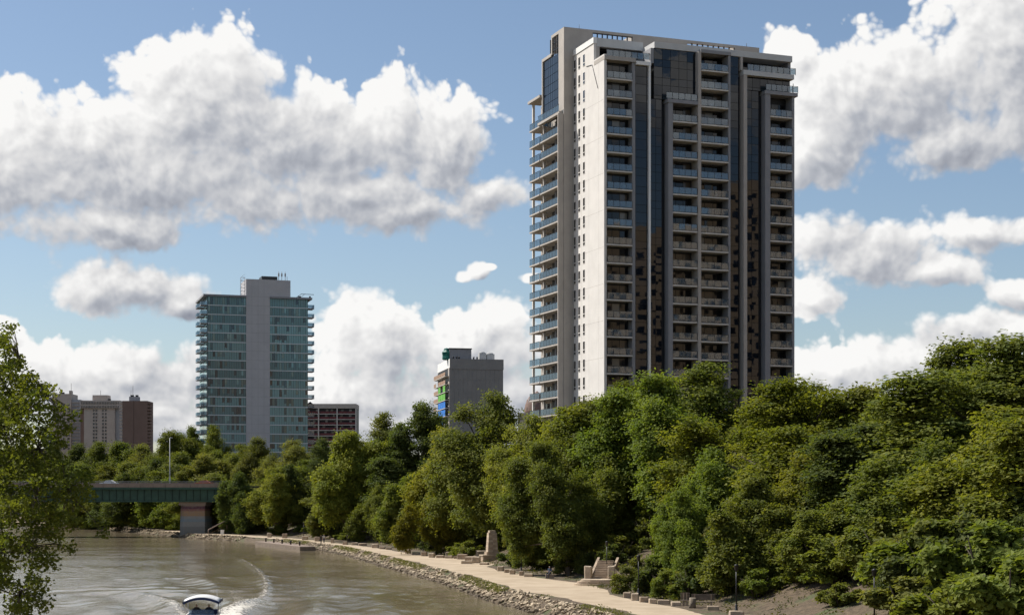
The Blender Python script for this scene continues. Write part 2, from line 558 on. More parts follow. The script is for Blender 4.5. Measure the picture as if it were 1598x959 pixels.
rows = []
offs = np.linspace(0, 1, 9)
for k, s in enumerate(ss):
    yy = float(np.interp(s, cum, shR[:, 1]))
    o0 = OUTER(yy) + 0.22 * math.sin(s * 0.31) + 0.15 * math.sin(s * 0.83) + 0.25 * rng.random()
    wide = np.interp(yy, [20, 120, 135, 143, 150, 158, 164, 172, 180, 200, 210, 219, 233, 243, 251, 262, 290, 315, 340, 370, 640], [9.2, 9.2, 9.2, 8.8, 9.5, 11.2, 11.8, 11.2, 9.3, 8.7, 9.6, 12.6, 12.8, 10.0, 8.0, 7.4, 6.6, 5.6, 6.4, 7.0, 7.0])
    o1 = wide + 0.15 * math.sin(s * 0.5) + 0.2 * rng.random()
    for q in offs:
        x, y = along(s, o0 + (o1 - o0) * q)
        z = 1.002 + 0.012 * math.sin(q * math.pi)
        if q == 0: z = 0.96
        rows.append((x, y, z))
n = len(offs)
idx = np.arange(len(ss) * n).reshape(len(ss), n)
pf = np.stack([idx[:-1, :-1].ravel(), idx[:-1, 1:].ravel(), idx[1:, 1:].ravel(), idx[1:, :-1].ravel()], 1)
path_me = grid_mesh('path', np.array(rows), pf)
mp = bpy.data.materials.new('limestone_gravel'); mp.use_nodes = True
t = mp.node_tree; g = G(t); b = t.nodes['Principled BSDF']
P = g.n('ShaderNodeTexCoord').outputs['Object']
c = g.mix(g.maprange(g.noise(P, 0.35, 6, 0.6), 0.3, 0.7), (0.33, 0.255, 0.172, 1), (0.43, 0.345, 0.245, 1))
c = g.mix(g.m('MULTIPLY', g.maprange(g.noise(P, 7.0, 4, 0.7), 0.45, 0.7), 0.35), c, (0.25, 0.20, 0.145, 1))
t.links.new(c, b.inputs['Base Color']); b.inputs['Roughness'].default_value = 0.95
bn = g.n('ShaderNodeBump'); bn.inputs['Strength'].default_value = 0.3; bn.inputs['Distance'].default_value = 0.05
g.put(bn.inputs['Height'], g.noise(P, 9.0, 6, 0.7)); t.links.new(bn.outputs[0], b.inputs['Normal'])
path_me.materials.append(mp)
path_o = tag(link_mesh('path', path_me), kind='structure')

# --- river: one sheet, finely divided where the boat has cut it up
BOAT = gp(316, 977, 0.0)
rx = axis([(-6000, -600, 900), (-600, -120, 30), (-120, -70, 4), (-70, 12, 0.3), (12, 60, 6), (60, 6000, 990)])
ry = axis([(-400, 60, 30), (60, 118, 3), (118, 260, 0.45), (260, 420, 4), (420, 900, 30), (900, 9000, 900)])
WX, WY = np.meshgrid(rx, ry)
wx, wy = WX.ravel(), WY.ravel()
wz = np.zeros_like(wx)
foam = np.zeros_like(wx)


def line_dist(x, y, pts):
    pl = smooth_line(pts, 0.8)
    best = np.full(x.shape, 1e9); tt = np.zeros(x.shape)
    for i in range(len(pl)):
        dd = (x - pl[i, 0]) ** 2 + (y - pl[i, 1]) ** 2
        m = dd < best
        best = np.where(m, dd, best); tt = np.where(m, i / len(pl), tt)
    return np.sqrt(best), tt


near = (wx > -75) & (wx < 14) & (wy > 116) & (wy < 330)
def wk(pts): return [tuple(gp(a, b_, 0.0)[:2]) for a, b_ in pts]
ARM_R = wk([(330, 972), (352, 956), (378, 947), (405, 937), (414, 922), (413, 908), (404, 893), (388, 880), (368, 870), (345, 862)])
ARM_R2 = wk([(345, 968), (368, 957), (392, 947), (410, 938)])
ARM_R3 = wk([(360, 958), (372, 940), (366, 925), (345, 912), (320, 905), (308, 900)])
ARM_L = wk([(302, 972), (283, 958), (268, 946), (248, 937), (226, 930), (200, 924)])
ARM_L2 = wk([(290, 952), (262, 938), (240, 931)])
nzx, nzy = wx[near], wy[near]
fo = np.zeros(nzx.shape); zo = np.zeros(nzx.shape)
for pts, w, strength, amp in ((ARM_R, 0.45, 0.62, 0.24), (ARM_R2, 1.2, 0.95, 0.14), (ARM_R3, 1.3, 0.42, 0.10), (ARM_L, 0.7, 0.65, 0.20), (ARM_L2, 0.5, 0.5, 0.10)):
    dd, tt = line_dist(nzx, nzy, pts)
    fade = np.clip(1.1 - tt * 0.75, 0, 1)
    fo = np.maximum(fo, np.exp(-(dd / w) ** 2) * strength * fade)
    zo += amp * np.exp(-(dd / (w * 1.3)) ** 2) * (0.4 + 0.6 * fade)
    zo += 0.085 * np.cos(dd * 1.0) * np.exp(-dd / 14.0) * (tt < 0.97)
zo += 0.025 * np.sin(nzx * 1.9 + 0.8 * np.sin(nzy * 0.35)) * np.sin(nzy * 0.9 + nzx * 0.4)
edge_fade = np.clip((nzy - 117) / 4, 0, 1) * np.clip((330 - nzy) / 60, 0, 1) * np.clip((nzx + 75) / 10, 0, 1) * np.clip((14 - nzx) / 10, 0, 1)
wz[near] = zo * edge_fade; foam[near] = fo
idx = np.arange(len(rx) * len(ry)).reshape(len(ry), len(rx))
wf = np.stack([idx[:-1, :-1].ravel(), idx[:-1, 1:].ravel(), idx[1:, 1:].ravel(), idx[1:, :-1].ravel()], 1)
river_me = grid_mesh('river', np.stack([wx, wy, wz], 1), wf)
fa = river_me.attributes.new('foam', 'FLOAT', 'POINT'); fa.data.foreach_set('value', foam.astype(np.float32))
mw = bpy.data.materials.new('muddy_water'); mw.use_nodes = True
t = mw.node_tree; g = G(t); b = t.nodes['Principled BSDF']
P = g.n('ShaderNodeTexCoord').outputs['Object']
fat = g.n('ShaderNodeAttribute', attribute_name='foam').outputs['Fac']
spk = g.noise(P, 3.2, 6, 0.75)
fm = g.maprange(g.m('ADD', fat, g.m('MULTIPLY', g.m('SUBTRACT', spk, 0.5), 2.4)), 0.36, 0.85)
fm = g.m('MULTIPLY', fm, g.maprange(fat, 0.06, 0.3))
mud = g.mix(g.maprange(g.noise(P, 0.05, 4, 0.6), 0.3, 0.7), (0.135, 0.108, 0.068, 1), (0.180, 0.148, 0.100, 1))
t.links.new(g.mix(fm, mud, (0.72, 0.68, 0.60, 1)), b.inputs['Base Color'])
g.put(b.inputs['Roughness'], g.m('ADD', 0.09, g.m('MULTIPLY', fm, 0.6)))
b.inputs['IOR'].default_value = 1.333
h1 = g.noise(g.vm('MULTIPLY', P, (0.9, 0.45, 1)), 0.8, 5, 0.6, 0.4)
h2 = g.noise(g.vm('MULTIPLY', P, (1.0, 0.6, 1)), 3.4, 4, 0.6)
h3 = g.noise(P, 0.07, 3, 0.5)
bn = g.n('ShaderNodeBump'); bn.inputs['Distance'].default_value = 0.30
g.put(bn.inputs['Strength'], g.maprange(h3, 0.35, 0.65, 0.10, 0.42))
g.put(bn.inputs['Height'], g.m('ADD', h1, g.m('MULTIPLY', h2, 0.30)))
t.links.new(bn.outputs[0], b.inputs['Normal'])
river_me.materials.append(mw)
river = tag(link_mesh('river', river_me), kind='structure')

# --- riprap: broken stone thrown on the bank below the path
def rock_mesh(name, seed, mats):
    bm = bmesh.new()
    bmesh.ops.create_icosphere(bm, subdivisions=1, radius=0.5)
    r = random.Random(seed)
    ax = [Vector((r.gauss(0, 1), r.gauss(0, 1), r.gauss(0, 1))).normalized() for _ in range(7)]
    for v in bm.verts:
        for a in ax:
            dd = v.co.dot(a)
            if dd > 0.30: v.co -= a * (dd - 0.30)
        v.co += Vector((r.uniform(-.05, .05), r.uniform(-.05, .05), r.uniform(-.05, .05)))
        v.co.z *= 0.75
    me = bpy.data.meshes.new(name); bm.to_mesh(me); bm.free()
    me.materials.append(mats)
    return me


mr = bpy.data.materials.new('riprap_stone'); mr.use_nodes = True
t = mr.node_tree; g = G(t); b = t.nodes['Principled BSDF']
gm = g.n('ShaderNodeNewGeometry'); oi = g.n('ShaderNodeObjectInfo')
pos = gm.outputs['Position']
cell = g.vor(pos, 1.6, 0, 'F1', out='Color')
rv = g.m('FRACT', g.m('ADD', g.xyz(cell)[0], oi.outputs['Random']))
stone = g.mix(rv, (0.23, 0.175, 0.112, 1), (0.52, 0.42, 0.29, 1))
stone = g.mix(g.m('MULTIPLY', g.maprange(g.noise(pos, 5.0, 5, 0.7), 0.4, 0.7), 0.45), stone, (0.16, 0.13, 0.095, 1))
wet = g.maprange(g.m('ADD', g.xyz(pos)[2], g.m('MULTIPLY', g.noise(pos, 1.5, 3), 0.4)), 0.38, 0.62)
stone = g.mix(wet, g.mix(1.0, stone, (0.36, 0.34, 0.32, 1), 'MULTIPLY'), stone)
t.links.new(stone, b.inputs['Base Color'])
b.inputs['Roughness'].default_value = 0.85
rocks = [rock_mesh('stone', k, mr) for k in range(8)]
spots = []
for k in range(5200):
    s = s_of_y(100) + (s_of_y(560) - s_of_y(100)) * rng.random() ** 1.15
    off = -0.3 + 2.5 * rng.random() ** 1.1
    x, y = along(s, off)
    off = min(off, OUTER(y) + 0.1); x, y = along(s, off)
    size = 0.22 + 0.36 * rng.random() ** 2 + (0.08 if off < 1.0 else 0)
    if 352 < y < 372 or (y > 395 and rng.random() < 0.35): continue
    spots.append((y / size, x, y, off, size))
spots.sort()
rest = MB()
big = [s for s in spots if 1.0 > 0][:300]
zs = height([s[1] for s in spots], [s[2] for s in spots])[0]
for k, (_, x, y, off, size) in enumerate(spots):
    rot = (rng.random() * 0.7, rng.random() * 0.7, rng.random() * 6.28)
    sc = (size * (0.9 + 0.5 * rng.random()), size * (0.9 + 0.3 * rng.random()), size * (0.75 + 0.3 * rng.random()))
    loc = (x, y, max(zs[k], -0.1) + size * 0.16)
    me = rocks[k % 8]
    if k < 300:
        link_mesh('stone', me, ground, loc, rot, sc)
    else:
        mx = Matrix.LocRotScale(Vector(loc), Matrix.Rotation(rot[2], 3, 'Z') @ Matrix.Rotation(rot[0], 3, 'X'), Vector(sc))
        rest.add([mx @ v.co for v in me.vertices], [tuple(p.vertices) for p in me.polygons])
ro = rest.build('riprap', mr, None); tag(ro, 'pale broken limestone riprap sloping into the river below the path', 'rocks', kind='stuff')


def leaf_cloud(name, cen, nrm, size, var, material, aspect=0.62, parent=None, lying=0.0):
    """many small leaf blades as one mesh; cen/nrm n x 3, size n"""
    n = len(cen)
    nr = nrm / np.maximum(np.linalg.norm(nrm, axis=1, keepdims=True), 1e-6)
    rv = rng.normal(size=(n, 3))
    u = np.cross(nr, rv); u /= np.maximum(np.linalg.norm(u, axis=1, keepdims=True), 1e-6)
    w = np.cross(nr, u)
    L = size[:, None]
    fold = nr * L * 0.14
    p0 = cen - u * L * 0.5; p2 = cen + u * L * 0.5
    p1 = cen + w * L * aspect * 0.5 + fold; p3 = cen - w * L * aspect * 0.5 + fold
    V = np.stack([p0, p1, p2, p3], 1).reshape(-1, 3)
    Fc = np.arange(4 * n).reshape(n, 4)
    me = grid_mesh(name, V, Fc, smooth=False)
    a = me.attributes.new('leafvar', 'FLOAT', 'POINT')
    a.data.foreach_set('value', np.repeat(var, 4).astype(np.float32))
    me.materials.append(material)
    return me


# weeds growing among the upper stones
wc, wv, wsz = [], [], []
for k in range(5200):
    s = s_of_y(105) + (s_of_y(345) - s_of_y(105)) * rng.random()
    if math.sin(s * 0.11 + 1.0) + math.sin(s * 0.37) * 0.8 < -0.15: continue
    off = 0.8 + 1.0 * rng.random()
    yq = float(np.interp(s, cum, shR[:, 1]))
    if yq < 156: off += 1.6 * rng.random()
    x, y = along(s, off)
    for q in range(3):
        wc.append((x + rng.normal() * 0.18, y + rng.normal() * 0.18, float(np.interp(off, PR_X, PR_Z)) + 0.12 + 0.18 * rng.random()))
        wv.append(rng.random()); wsz.append(0.10 + 0.13 * rng.random())
wc = np.array(wc); up = np.tile([0, 0, 0.5], (len(wc), 1)) + rng.normal(size=(len(wc), 3)) * 0.7
wm = leaf_cloud('weeds', wc, up, np.array(wsz), np.array(wv), LEAF, 0.4)
wo_ = tag(link_mesh('weeds', wm), 'low green weeds growing between the upper riprap stones', 'weeds', kind='stuff')
wo_.color = (0.135, 0.145, 0.060, 1)

# leaf litter and seedlings on the wooded slope
uc, uvv, us = [], [], []
for k in range(7500):
    s = s_of_y(88) + (s_of_y(420) - s_of_y(88)) * rng.random() ** 1.3
    off = 11.0 + 20 * rng.random() ** 1.2
    if math.sin(s * 0.23 + off * 0.5) + math.sin(s * 0.71 - off) < -0.35: continue
    x, y = along(s, off)
    uc.append((x, y, off)); uvv.append(rng.random())
uc = np.array(uc)
zz_ = height(uc[:, 0], uc[:, 1])[0]
n4 = 5
cen = np.repeat(np.stack([uc[:, 0], uc[:, 1], zz_], 1), n4, 0) + np.abs(rng.normal(size=(len(uc) * n4, 3))) * np.array([.25, .25, .16]) + np.array([-.2, -.2, .06])
nr_ = rng.normal(size=cen.shape) * 0.6 + np.array([0, 0, .7])
um_ = leaf_cloud('undergrowth', cen, nr_, 0.12 + 0.14 * rng.random(len(cen)), np.repeat(np.array(uvv), n4), LEAF, 0.5)
uo_ = tag(link_mesh('undergrowth', um_), 'sparse low seedlings and leaf litter on the wooded bank', 'undergrowth', kind='stuff')
uo_.color = (0.085, 0.092, 0.036, 1)
# ------------------------------------------------------------------ trees
M['bark'] = mat('bark', (0.085, 0.068, 0.050), 0.95, 0.3, 2.0, 0.8, 9)
M['pale_bark'] = mat('pale_bark', (0.20, 0.165, 0.125), 0.95, 0.25, 2.0, 0.8, 9)


def limb_curve(a, b, sag, n=5):
    a, b = Vector(a), Vector(b)
    side = Vector((random.uniform(-1, 1), random.uniform(-1, 1), 0)) * sag
    return [a.lerp(b, k / (n - 1)) + side * math.sin(math.pi * k / (n - 1)) + Vector((0, 0, 0.12 * (b - a).length)) * math.sin(math.pi * k / (n - 1)) for k in range(n)]


def tree_proto(seed, H, W, nl=14, leaves=52000, low=0.14, leaf=0.30, spread=0.55, gappy=0.0, columnar=False, trunk=True):
    """trunk mesh and crown mesh of one tree, base at the origin"""
    random.seed(seed); r = np.random.default_rng(seed)
    lobes = []
    zc, zr = H * (1 + low) / 2, H * (1 - low) / 2
    # several leaders of unequal height, each carrying its own tiers of foliage
    nlead = max(4, nl // 5)
    for j in range(nlead):
        th = j * 2.4 + r.uniform(-.4, .4)
        ro = 0 if j == 0 else W * r.uniform(0.20, 0.40)
        top = H * (1.0 if j == 0 else r.uniform(0.62, 0.96))
        per_l = nl // nlead + (2 if j == 0 else 0)
        for k in range(per_l):
            t = (k + 0.6) / per_l
            lr = W * r.uniform(0.085, 0.165) * (1.12 - 0.55 * t ** 2)
            zq = H * low + lr * 0.6 + (top - lr * 0.9 - H * low - lr * 0.6) * t
            ph = r.uniform(0, 6.28); rj = W * r.uniform(0.04, 0.17) * (1.15 - t)
            belly = 1.0 + 0.25 * math.sin(math.pi * min(1, zq / H * 1.2))
            c = np.array([math.cos(th) * ro * belly + math.cos(ph) * rj, math.sin(th) * ro * belly + math.sin(ph) * rj, zq])
            lobes.append((c, np.array([lr, lr, lr * r.uniform(0.75, 1.3)])))
    lobes.append((np.array([0, 0, zc]), np.array([W * 0.24, W * 0.24, zr * 0.66])))
    area = np.array([(l[1] ** 2).sum() for l in lobes]); area[-1] *= 0.22; area = area / area.sum()
    cen, nrm, var, siz = [], [], [], []
    per = 130
    ncl = leaves // per
    for (c, rr), w in zip(lobes, area):
        m = max(3, int(ncl * w))
        dirs = r.normal(size=(m, 3)); dirs[:, 2] += 0.40
        dirs /= np.linalg.norm(dirs, axis=1, keepdims=True)
        rad = 0.60 + 0.46 * r.random((m, 1)) ** 0.7 + (r.random((m, 1)) < 0.10) * 0.28
        cc = c + dirs * rr * rad
        # drop clumps buried in other lobes now and then, and those outside low limits
        keep = cc[:, 2] > H * low * 0.55
        for c2, r2 in lobes:
            q = np.linalg.norm((cc - c2) / r2, axis=1)
            keep &= ~((q < 0.55) & (r.random(m) < 0.8))
        if gappy: keep &= r.random(m) > gappy
        cc, dirs = cc[keep], dirs[keep]
        m = len(cc)
        if not m: continue
        cs = r.uniform(0.34, 0.66, (m, 1)) * (H / 16) ** 0.5 * spread / 0.55
        off = np.clip(r.normal(size=(m, per, 3)), -1.7, 1.7) * np.array([1, 1, 0.62]) * cs[:, None, :]
        # sprays: stretch each clump outward
        off += dirs[:, None, :] * (np.clip(r.normal(size=(m, per, 1)), -1.6, 1.3) * cs[:, None, :] * 0.6)
        p = cc[:, None, :] + off
        nn = dirs[:, None, :] * 0.7 + np.array([-0.15, 0, 0.75]) + r.normal(size=(m, per, 3)) * 0.62
        cen.append(p.reshape(-1, 3)); nrm.append(nn.reshape(-1, 3))
        vv = np.clip(r.random((m, 1)) * 0.55 + r.random((m, per)) * 0.5, 0, 1)
        var.append(vv.ravel()); siz.append((leaf * (0.7 + 0.6 * r.random((m, per)))).ravel())
    cen = np.concatenate(cen); nrm = np.concatenate(nrm)
    var = np.concatenate(var); siz = np.concatenate(siz)
    ok = cen[:, 2] > 0.15
    crown = leaf_cloud('crown', cen[ok], nrm[ok], siz[ok], var[ok], LEAF, 0.66)
    mb = MB()
    if trunk:
        tr = 0.020 * H
        top = Vector((W * 0.03, 0, H * 0.62))
        mb.tube(limb_curve((0, 0, -0.4), top, 0.25, 7), [tr * x for x in (1.25, 1.0, .86, .72, .58, .42, .25)], 9)
        for c, rr in lobes[:-1]:
            st = Vector((0, 0, min(c[2] * 0.75, H * 0.5) * random.uniform(0.55, 0.95)))
            mb.tube(limb_curve(st, c, 0.5), [tr * x for x in (.5, .38, .28, .2, .1)], 6)
            for q in range(3):
                dv = Vector(r.normal(size=3)).normalized()
                tip = Vector(c) + Vector((dv.x * rr[0], dv.y * rr[1], abs(dv.z) * rr[2])) * 0.95
                mb.tube(limb_curve(Vector(c) * 0.97, tip, 0.2, 4), [tr * .16, tr * .11, tr * .07, tr * .03], 5)
    else:
        for q in range(9):
            th = q * 2.4
            tip = Vector((math.cos(th) * W * 0.33, math.sin(th) * W * 0.33, H * random.uniform(0.5, 0.85)))
            mb.tube(limb_curve((math.cos(th) * 0.1, math.sin(th) * 0.1, -0.2), tip, 0.15, 4), [0.05, .04, .03, .012], 5)
    trunk_me = mb.mesh('trunk', M['bark'])
    return trunk_me, crown, H, W


PROTO = {
    'broad1': tree_proto(1, 17, 14, 24, 115000),
    'broad2': tree_proto(2, 17, 15, 27, 115000, low=0.10),
    'broad3': tree_proto(3, 16, 13, 22, 105000, low=0.18, leaf=0.34),
    'tall1': tree_proto(4, 21, 13, 26, 110000, low=0.16),
    'tall2': tree_proto(5, 20, 12, 24, 95000, low=0.2, gappy=0.12),
    'front1': tree_proto(6, 10, 10, 18, 75000, low=0.03, leaf=0.26),
    'front2': tree_proto(8, 9.5, 9, 17, 75000, low=0.02, leaf=0.26),
    'shrub1': tree_proto(9, 3.2, 4.2, 8, 13000, low=0.0, leaf=0.2, trunk=False),
    'shrub2': tree_proto(10, 2.6, 3.6, 7, 10000, low=0.0, leaf=0.24, trunk=False),
}
T_LIGHT, T_MID, T_DARK = (0.168, 0.192, 0.046, 1), (0.130, 0.158, 0.046, 1), (0.084, 0.112, 0.045, 1)
T_YEL, T_OLIVE, T_FRESH = (0.175, 0.180, 0.035, 1), (0.138, 0.154, 0.056, 1), (0.134, 0.178, 0.046, 1)
TNAME = {T_LIGHT: 'light yellow green', T_MID: 'mid green', T_DARK: 'dark green', T_YEL: 'golden green', T_OLIVE: 'olive green', T_FRESH: 'fresh green'}


def plant_tree(name, X, Y, Htop, width, proto, tint, label, group, rz=None, lean=0.0, z=None, cat='tree', bark='bark'):
    tm, cm, H, Wd = PROTO[proto]
    z0 = hz(X, Y) - 0.1 if z is None else z
    h = Htop - z0
    width = min(width * 1.28, h * 1.35) if 'shrub' not in proto else width
    t = empty(name, (X, Y, z0), random.uniform(0, 6.28) if rz is None else rz)
    t.scale = (width / Wd, width / Wd, h / H)
    tk = link_mesh('trunk' if 'shrub' not in proto else 'stems', tm, t)
    if bark != 'bark':
        me = tm.copy(); me.materials[0] = M[bark]; tk.data = me
    cw = link_mesh('crown' if 'shrub' not in proto else 'foliage', cm, t)
    j = 1 + random.uniform(-.16, .18)
    cw.color = (tint[0] * j, tint[1] * j * (1 + random.uniform(-.04, .04)), tint[2] * j, 1)
    tag(t, label, cat, group)
    return t


random.seed(21)
GB, GF, GS = 'tall trees on the river bank', 'trees beyond the green bridge', 'shrubs along the path edge'
TREES = [
    # px, top y, distance, width, proto, tint, label
    (1585, 528, 128, 17, 'tall1', T_MID, 'tall mid green tree, highest crown on the bank beside the dark low tree'),
    (1490, 540, 150, 15, 'broad1', T_MID, 'broad green tree rising behind the dark low tree on the bank'),
    (1395, 622, 172, 13, 'broad2', T_DARK, 'dark topped tree behind the sandy bank clearing'),
    (1345, 606, 160, 14, 'broad3', T_LIGHT, 'yellow green tree between the pale round crown and the tallest tree'),
    (1215, 592, 160, 17, 'broad2', T_LIGHT, 'broad pale yellow green crown below the dark apartment tower'),
    (1105, 562, 196, 15, 'tall2', T_FRESH, 'fresh green pointed tree rising against the dark balcony columns'),
    (1030, 590, 180, 14, 'broad1', T_FRESH, 'fresh green tree in front of the dark tower glass strips'),
    (975, 596, 205, 13, 'tall1', T_MID, 'green tree whose top meets the white tower wall'),
    (890, 634, 190, 14, 'broad3', T_LIGHT, 'yellow tipped tree below the side balconies of the white walled tower'),
    (888, 690, 172, 9, 'broad1', T_MID, 'mid green tree with a pale leaning trunk by the curved steps'),
    (838, 648, 216, 12, 'broad2', T_LIGHT, 'light green tree hiding the foot of the side balconies'),
    (928, 628, 190, 12, 'broad1', T_MID, 'mid green tree hiding the foot of the white tower wall'),
    (1265, 600, 175, 13, 'tall1', T_LIGHT, 'light green tree between the pale round crown and the dark topped tree'),
    (775, 612, 228, 16, 'broad2', T_MID, 'big yellow flecked tree standing behind the stone pillar monument'),
    (700, 668, 232, 13, 'broad3', T_YEL, 'golden green tree beside the path before the grey block'),
    (660, 632, 300, 17, 'broad1', T_DARK, 'dark green oak below the grey windowless building'),
    (600, 640, 312, 14, 'tall2', T_OLIVE, 'olive tree below the red balconied block'),
    (545, 672, 300, 16, 'broad3', T_LIGHT, 'light green tree with sunlit slope over the bend of the path'),
    (500, 684, 350, 14, 'broad2', T_DARK, 'dark tree between glass tower and red block'),
    (455, 690, 380, 16, 'broad1', T_OLIVE, 'olive green rounded tree below the glass tower'),
    (405, 682, 395, 16, 'broad2', T_OLIVE, 'broad olive tree in front of the glass tower core'),
    (430, 730, 345, 13, 'broad3', T_LIGHT, 'smaller light green tree above the boat dock'),
    (375, 694, 418, 15, 'tall1', T_MID, 'green tree at the end of the green bridge'),
    (332, 660, 448, 13, 'tall2', T_MID, 'upright green tree beside the glass tower balconies'),
    (300, 668, 470, 14, 'broad1', T_FRESH, 'green tree behind the bridge lamp mast'),
    (1580, 640, 112, 12, 'broad3', T_LIGHT, 'sunlit yellow green tree leaning over the tallest tree'),
    (1470, 690, 122, 11, 'front1', T_FRESH, 'bright green low branching tree on the sandy bank'),
    (1360, 665, 138, 13, 'broad3', T_DARK, 'dark blue green low tree in the middle of the bank'),
]
for (px, ty, dist, wd, pr, tint, lab) in TREES:
    dist *= 1.12 if px < 720 else 1.09 if px < 1120 else 1.03
    wd *= 0.86 if px < 720 else 1.0
    p = wp(px, ty, dist)
    t_ = plant_tree('riverbank_tree', p.x, dist, p.z + 0.5, wd, pr, tint, lab, GB, bark='pale_bark' if 'pale leaning' in lab else 'bark')
    if 'pale leaning' in lab: t_.rotation_euler = (0.0, -0.20, 0.0)
FRONT = [
    (372, 732, 353, 11, 'front2', T_DARK, 'dark leafy tree covering the abutment of the green bridge'),
    (1062, 757, 141, 7.4, 'front1', T_FRESH, 'low leafy tree hanging over the path beside the curved steps'),
    (1115, 690, 150, 10, 'front2', T_FRESH, 'mid height green tree behind the wooden bench'),
    (1175, 735, 136, 10.0, 'front2', T_MID, 'bushy tree above the sandy bank by the wooden bench'),
    (1255, 700, 140, 10.5, 'front1', T_LIGHT, 'yellow green bushy tree above the sandy bank'),
    (1310, 775, 128, 8.5, 'front2', T_MID, 'grey green bushy tree over the sandy bank clearing'),
    (1440, 800, 117, 8.5, 'front1', T_OLIVE, 'olive bushy tree beside the last lamp post'),
    (1530, 770, 110, 9.5, 'front2', T_MID, 'bushy green tree below the tallest tree'),
    (1600, 800, 104, 9, 'front1', T_DARK, 'dark bushy tree at the foot of the tallest tree'),
    (950, 705, 178, 10, 'front2', T_MID, 'green tree over the stair up the bank'),
    (838, 775, 184, 6.0, 'front1', T_MID, 'small yellow flecked tree beside the stone pillar'),
    (680, 745, 228, 9, 'front1', T_YEL, 'golden leafy tree drooping to the path wall'),
    (640, 735, 262, 11, 'front2', T_MID, 'bushy green tree between dark oak and golden tree'),
    (590, 755, 285, 10, 'front1', T_MID, 'bushy green tree behind the stone blocks at the bend'),
    (520, 765, 312, 10, 'front2', T_OLIVE, 'bushy olive tree behind the two walkers'),
    (470, 760, 345, 10, 'front1', T_MID, 'bushy tree behind the boat dock'),
    (410, 755, 372, 11, 'front2', T_OLIVE, 'bushy olive tree behind the dock bollards'),
    (388, 745, 396, 10, 'front1', T_MID, 'bushy tree hiding the end of the green bridge'),
]
for (px, ty, dist, wd, pr, tint, lab) in FRONT:
    dist *= 1.13 if px < 720 else 1.10 if px < 1000 else 1.075 if px < 1120 else 1.03
    wd *= 0.80
    p = wp(px, ty, dist)
    plant_tree('bank_tree', p.x, dist, p.z, wd, pr, tint, lab, 'bushy trees low on the bank')

# trees past the bridge: the shore turns away to the left there
far = [(262, 672, 500), (225, 690, 520), (190, 686, 540), (155, 684, 545), (120, 692, 575), (85, 690, 590), (50, 694, 610), (15, 690, 640), (-25, 690, 650),
       (245, 712, 470), (205, 718, 490), (165, 722, 512), (128, 724, 535), (92, 722, 560), (55, 720, 590), (282, 700, 462), (318, 708, 455),
       (262, 742, 448), (225, 752, 468), (190, 756, 488), (150, 760, 512), (112, 764, 540), (300, 752, 440), (335, 735, 425)]
for k, (px, ty, dist) in enumerate(far):
    p = wp(px, ty, dist)
    tint = (T_MID, T_OLIVE, T_FRESH, T_MID, T_DARK)[k % 5]
    spot = 'by the bridge pier' if px > 275 else 'behind the lamp mast' if px > 235 else 'below the brown brick block' if px > 180 else 'below the beige slab block' if px > 120 else 'behind the overhanging branches'
    lab = ('tall %s tree beyond the bridge %s' if ty < 715 else 'lower %s tree on the shore beyond the bridge %s') % (TNAME[tint], spot)
    pr = ('broad1', 'broad2', 'broad3', 'tall2')[k % 4] if ty < 740 else ('front1', 'front2')[k % 2]
    plant_tree('far_tree', p.x, dist, p.z, 17 if ty < 740 else 14, pr, tint, lab, GF if ty < 715 else 'lower trees on the far shore')

# a second line of crowns closes the wood behind
SECOND = ['behind the tallest tree', 'behind the dark low tree', 'behind the pale round crown', 'below the dark balcony columns', 'behind the leaning trunk', 'behind the monument tree', 'behind the dark oak',
          'below the red balconied block', 'below the dark tower glass', 'at the bridge lamp mast', 'below the white tower wall', 'behind the light green bend tree']
for k, (px, ty, dist) in enumerate([(1560, 600, 190), (1440, 640, 195), (1290, 640, 195), (1150, 640, 215), (840, 690, 240), (730, 680, 275), (620, 700, 335),
                                    (480, 715, 400), (1010, 690, 215), (340, 700, 480), (940, 690, 235), (560, 700, 360)]):
    p = wp(px, ty, dist)
    plant_tree('rear_tree', p.x, dist, p.z, 15, ('broad1', 'broad2', 'broad3', 'tall1')[k % 4], (T_DARK, T_MID)[k % 2],
               '%s second row tree %s' % ((TNAME[T_DARK], TNAME[T_MID])[k % 2], SECOND[k]), 'second row of bank trees')

# shrubs at the foot of the bank
random.seed(5)


def spot_name(y, x):
    q = CX + F * x / y
    if y < 128 and q > 1160:
        return 'by the lamp post past the bench' if q < 1260 else 'over the sandy clearing' if q < 1400 else 'below the dark low tree' if q < 1500 else 'below the tallest tree'
    for lim, nm in ((122, 'past the wooden bench'), (135, 'behind the wooden bench'), (148, 'between the curved steps and the wooden bench'), (165, 'beside the curved steps'), (192, 'between the curved steps and the monument'),
                    (215, 'behind the pillar monument'), (262, 'behind the path blocks before the monument'), (305, 'at the bend of the path'), (370, 'behind the boat dock')):
        if y < lim: return nm
    return 'near the bridge pier'


def shrub(x, y, h, w, tint=None):
    tint = tint or random.choice((T_FRESH, T_MID, T_OLIVE, T_MID, T_DARK))
    kind = 'low' if h < 2 else 'tall' if h > 3.4 else 'bushy'
    where = spot_name(float(y), float(x))
    plant_tree('shrub', float(x), float(y), hz(x, y) + h, w, random.choice(('shrub1', 'shrub2')), tint, '%s %s shrub %s' % (kind, TNAME[tint], where), 'shrubs ' + where, cat='shrub')


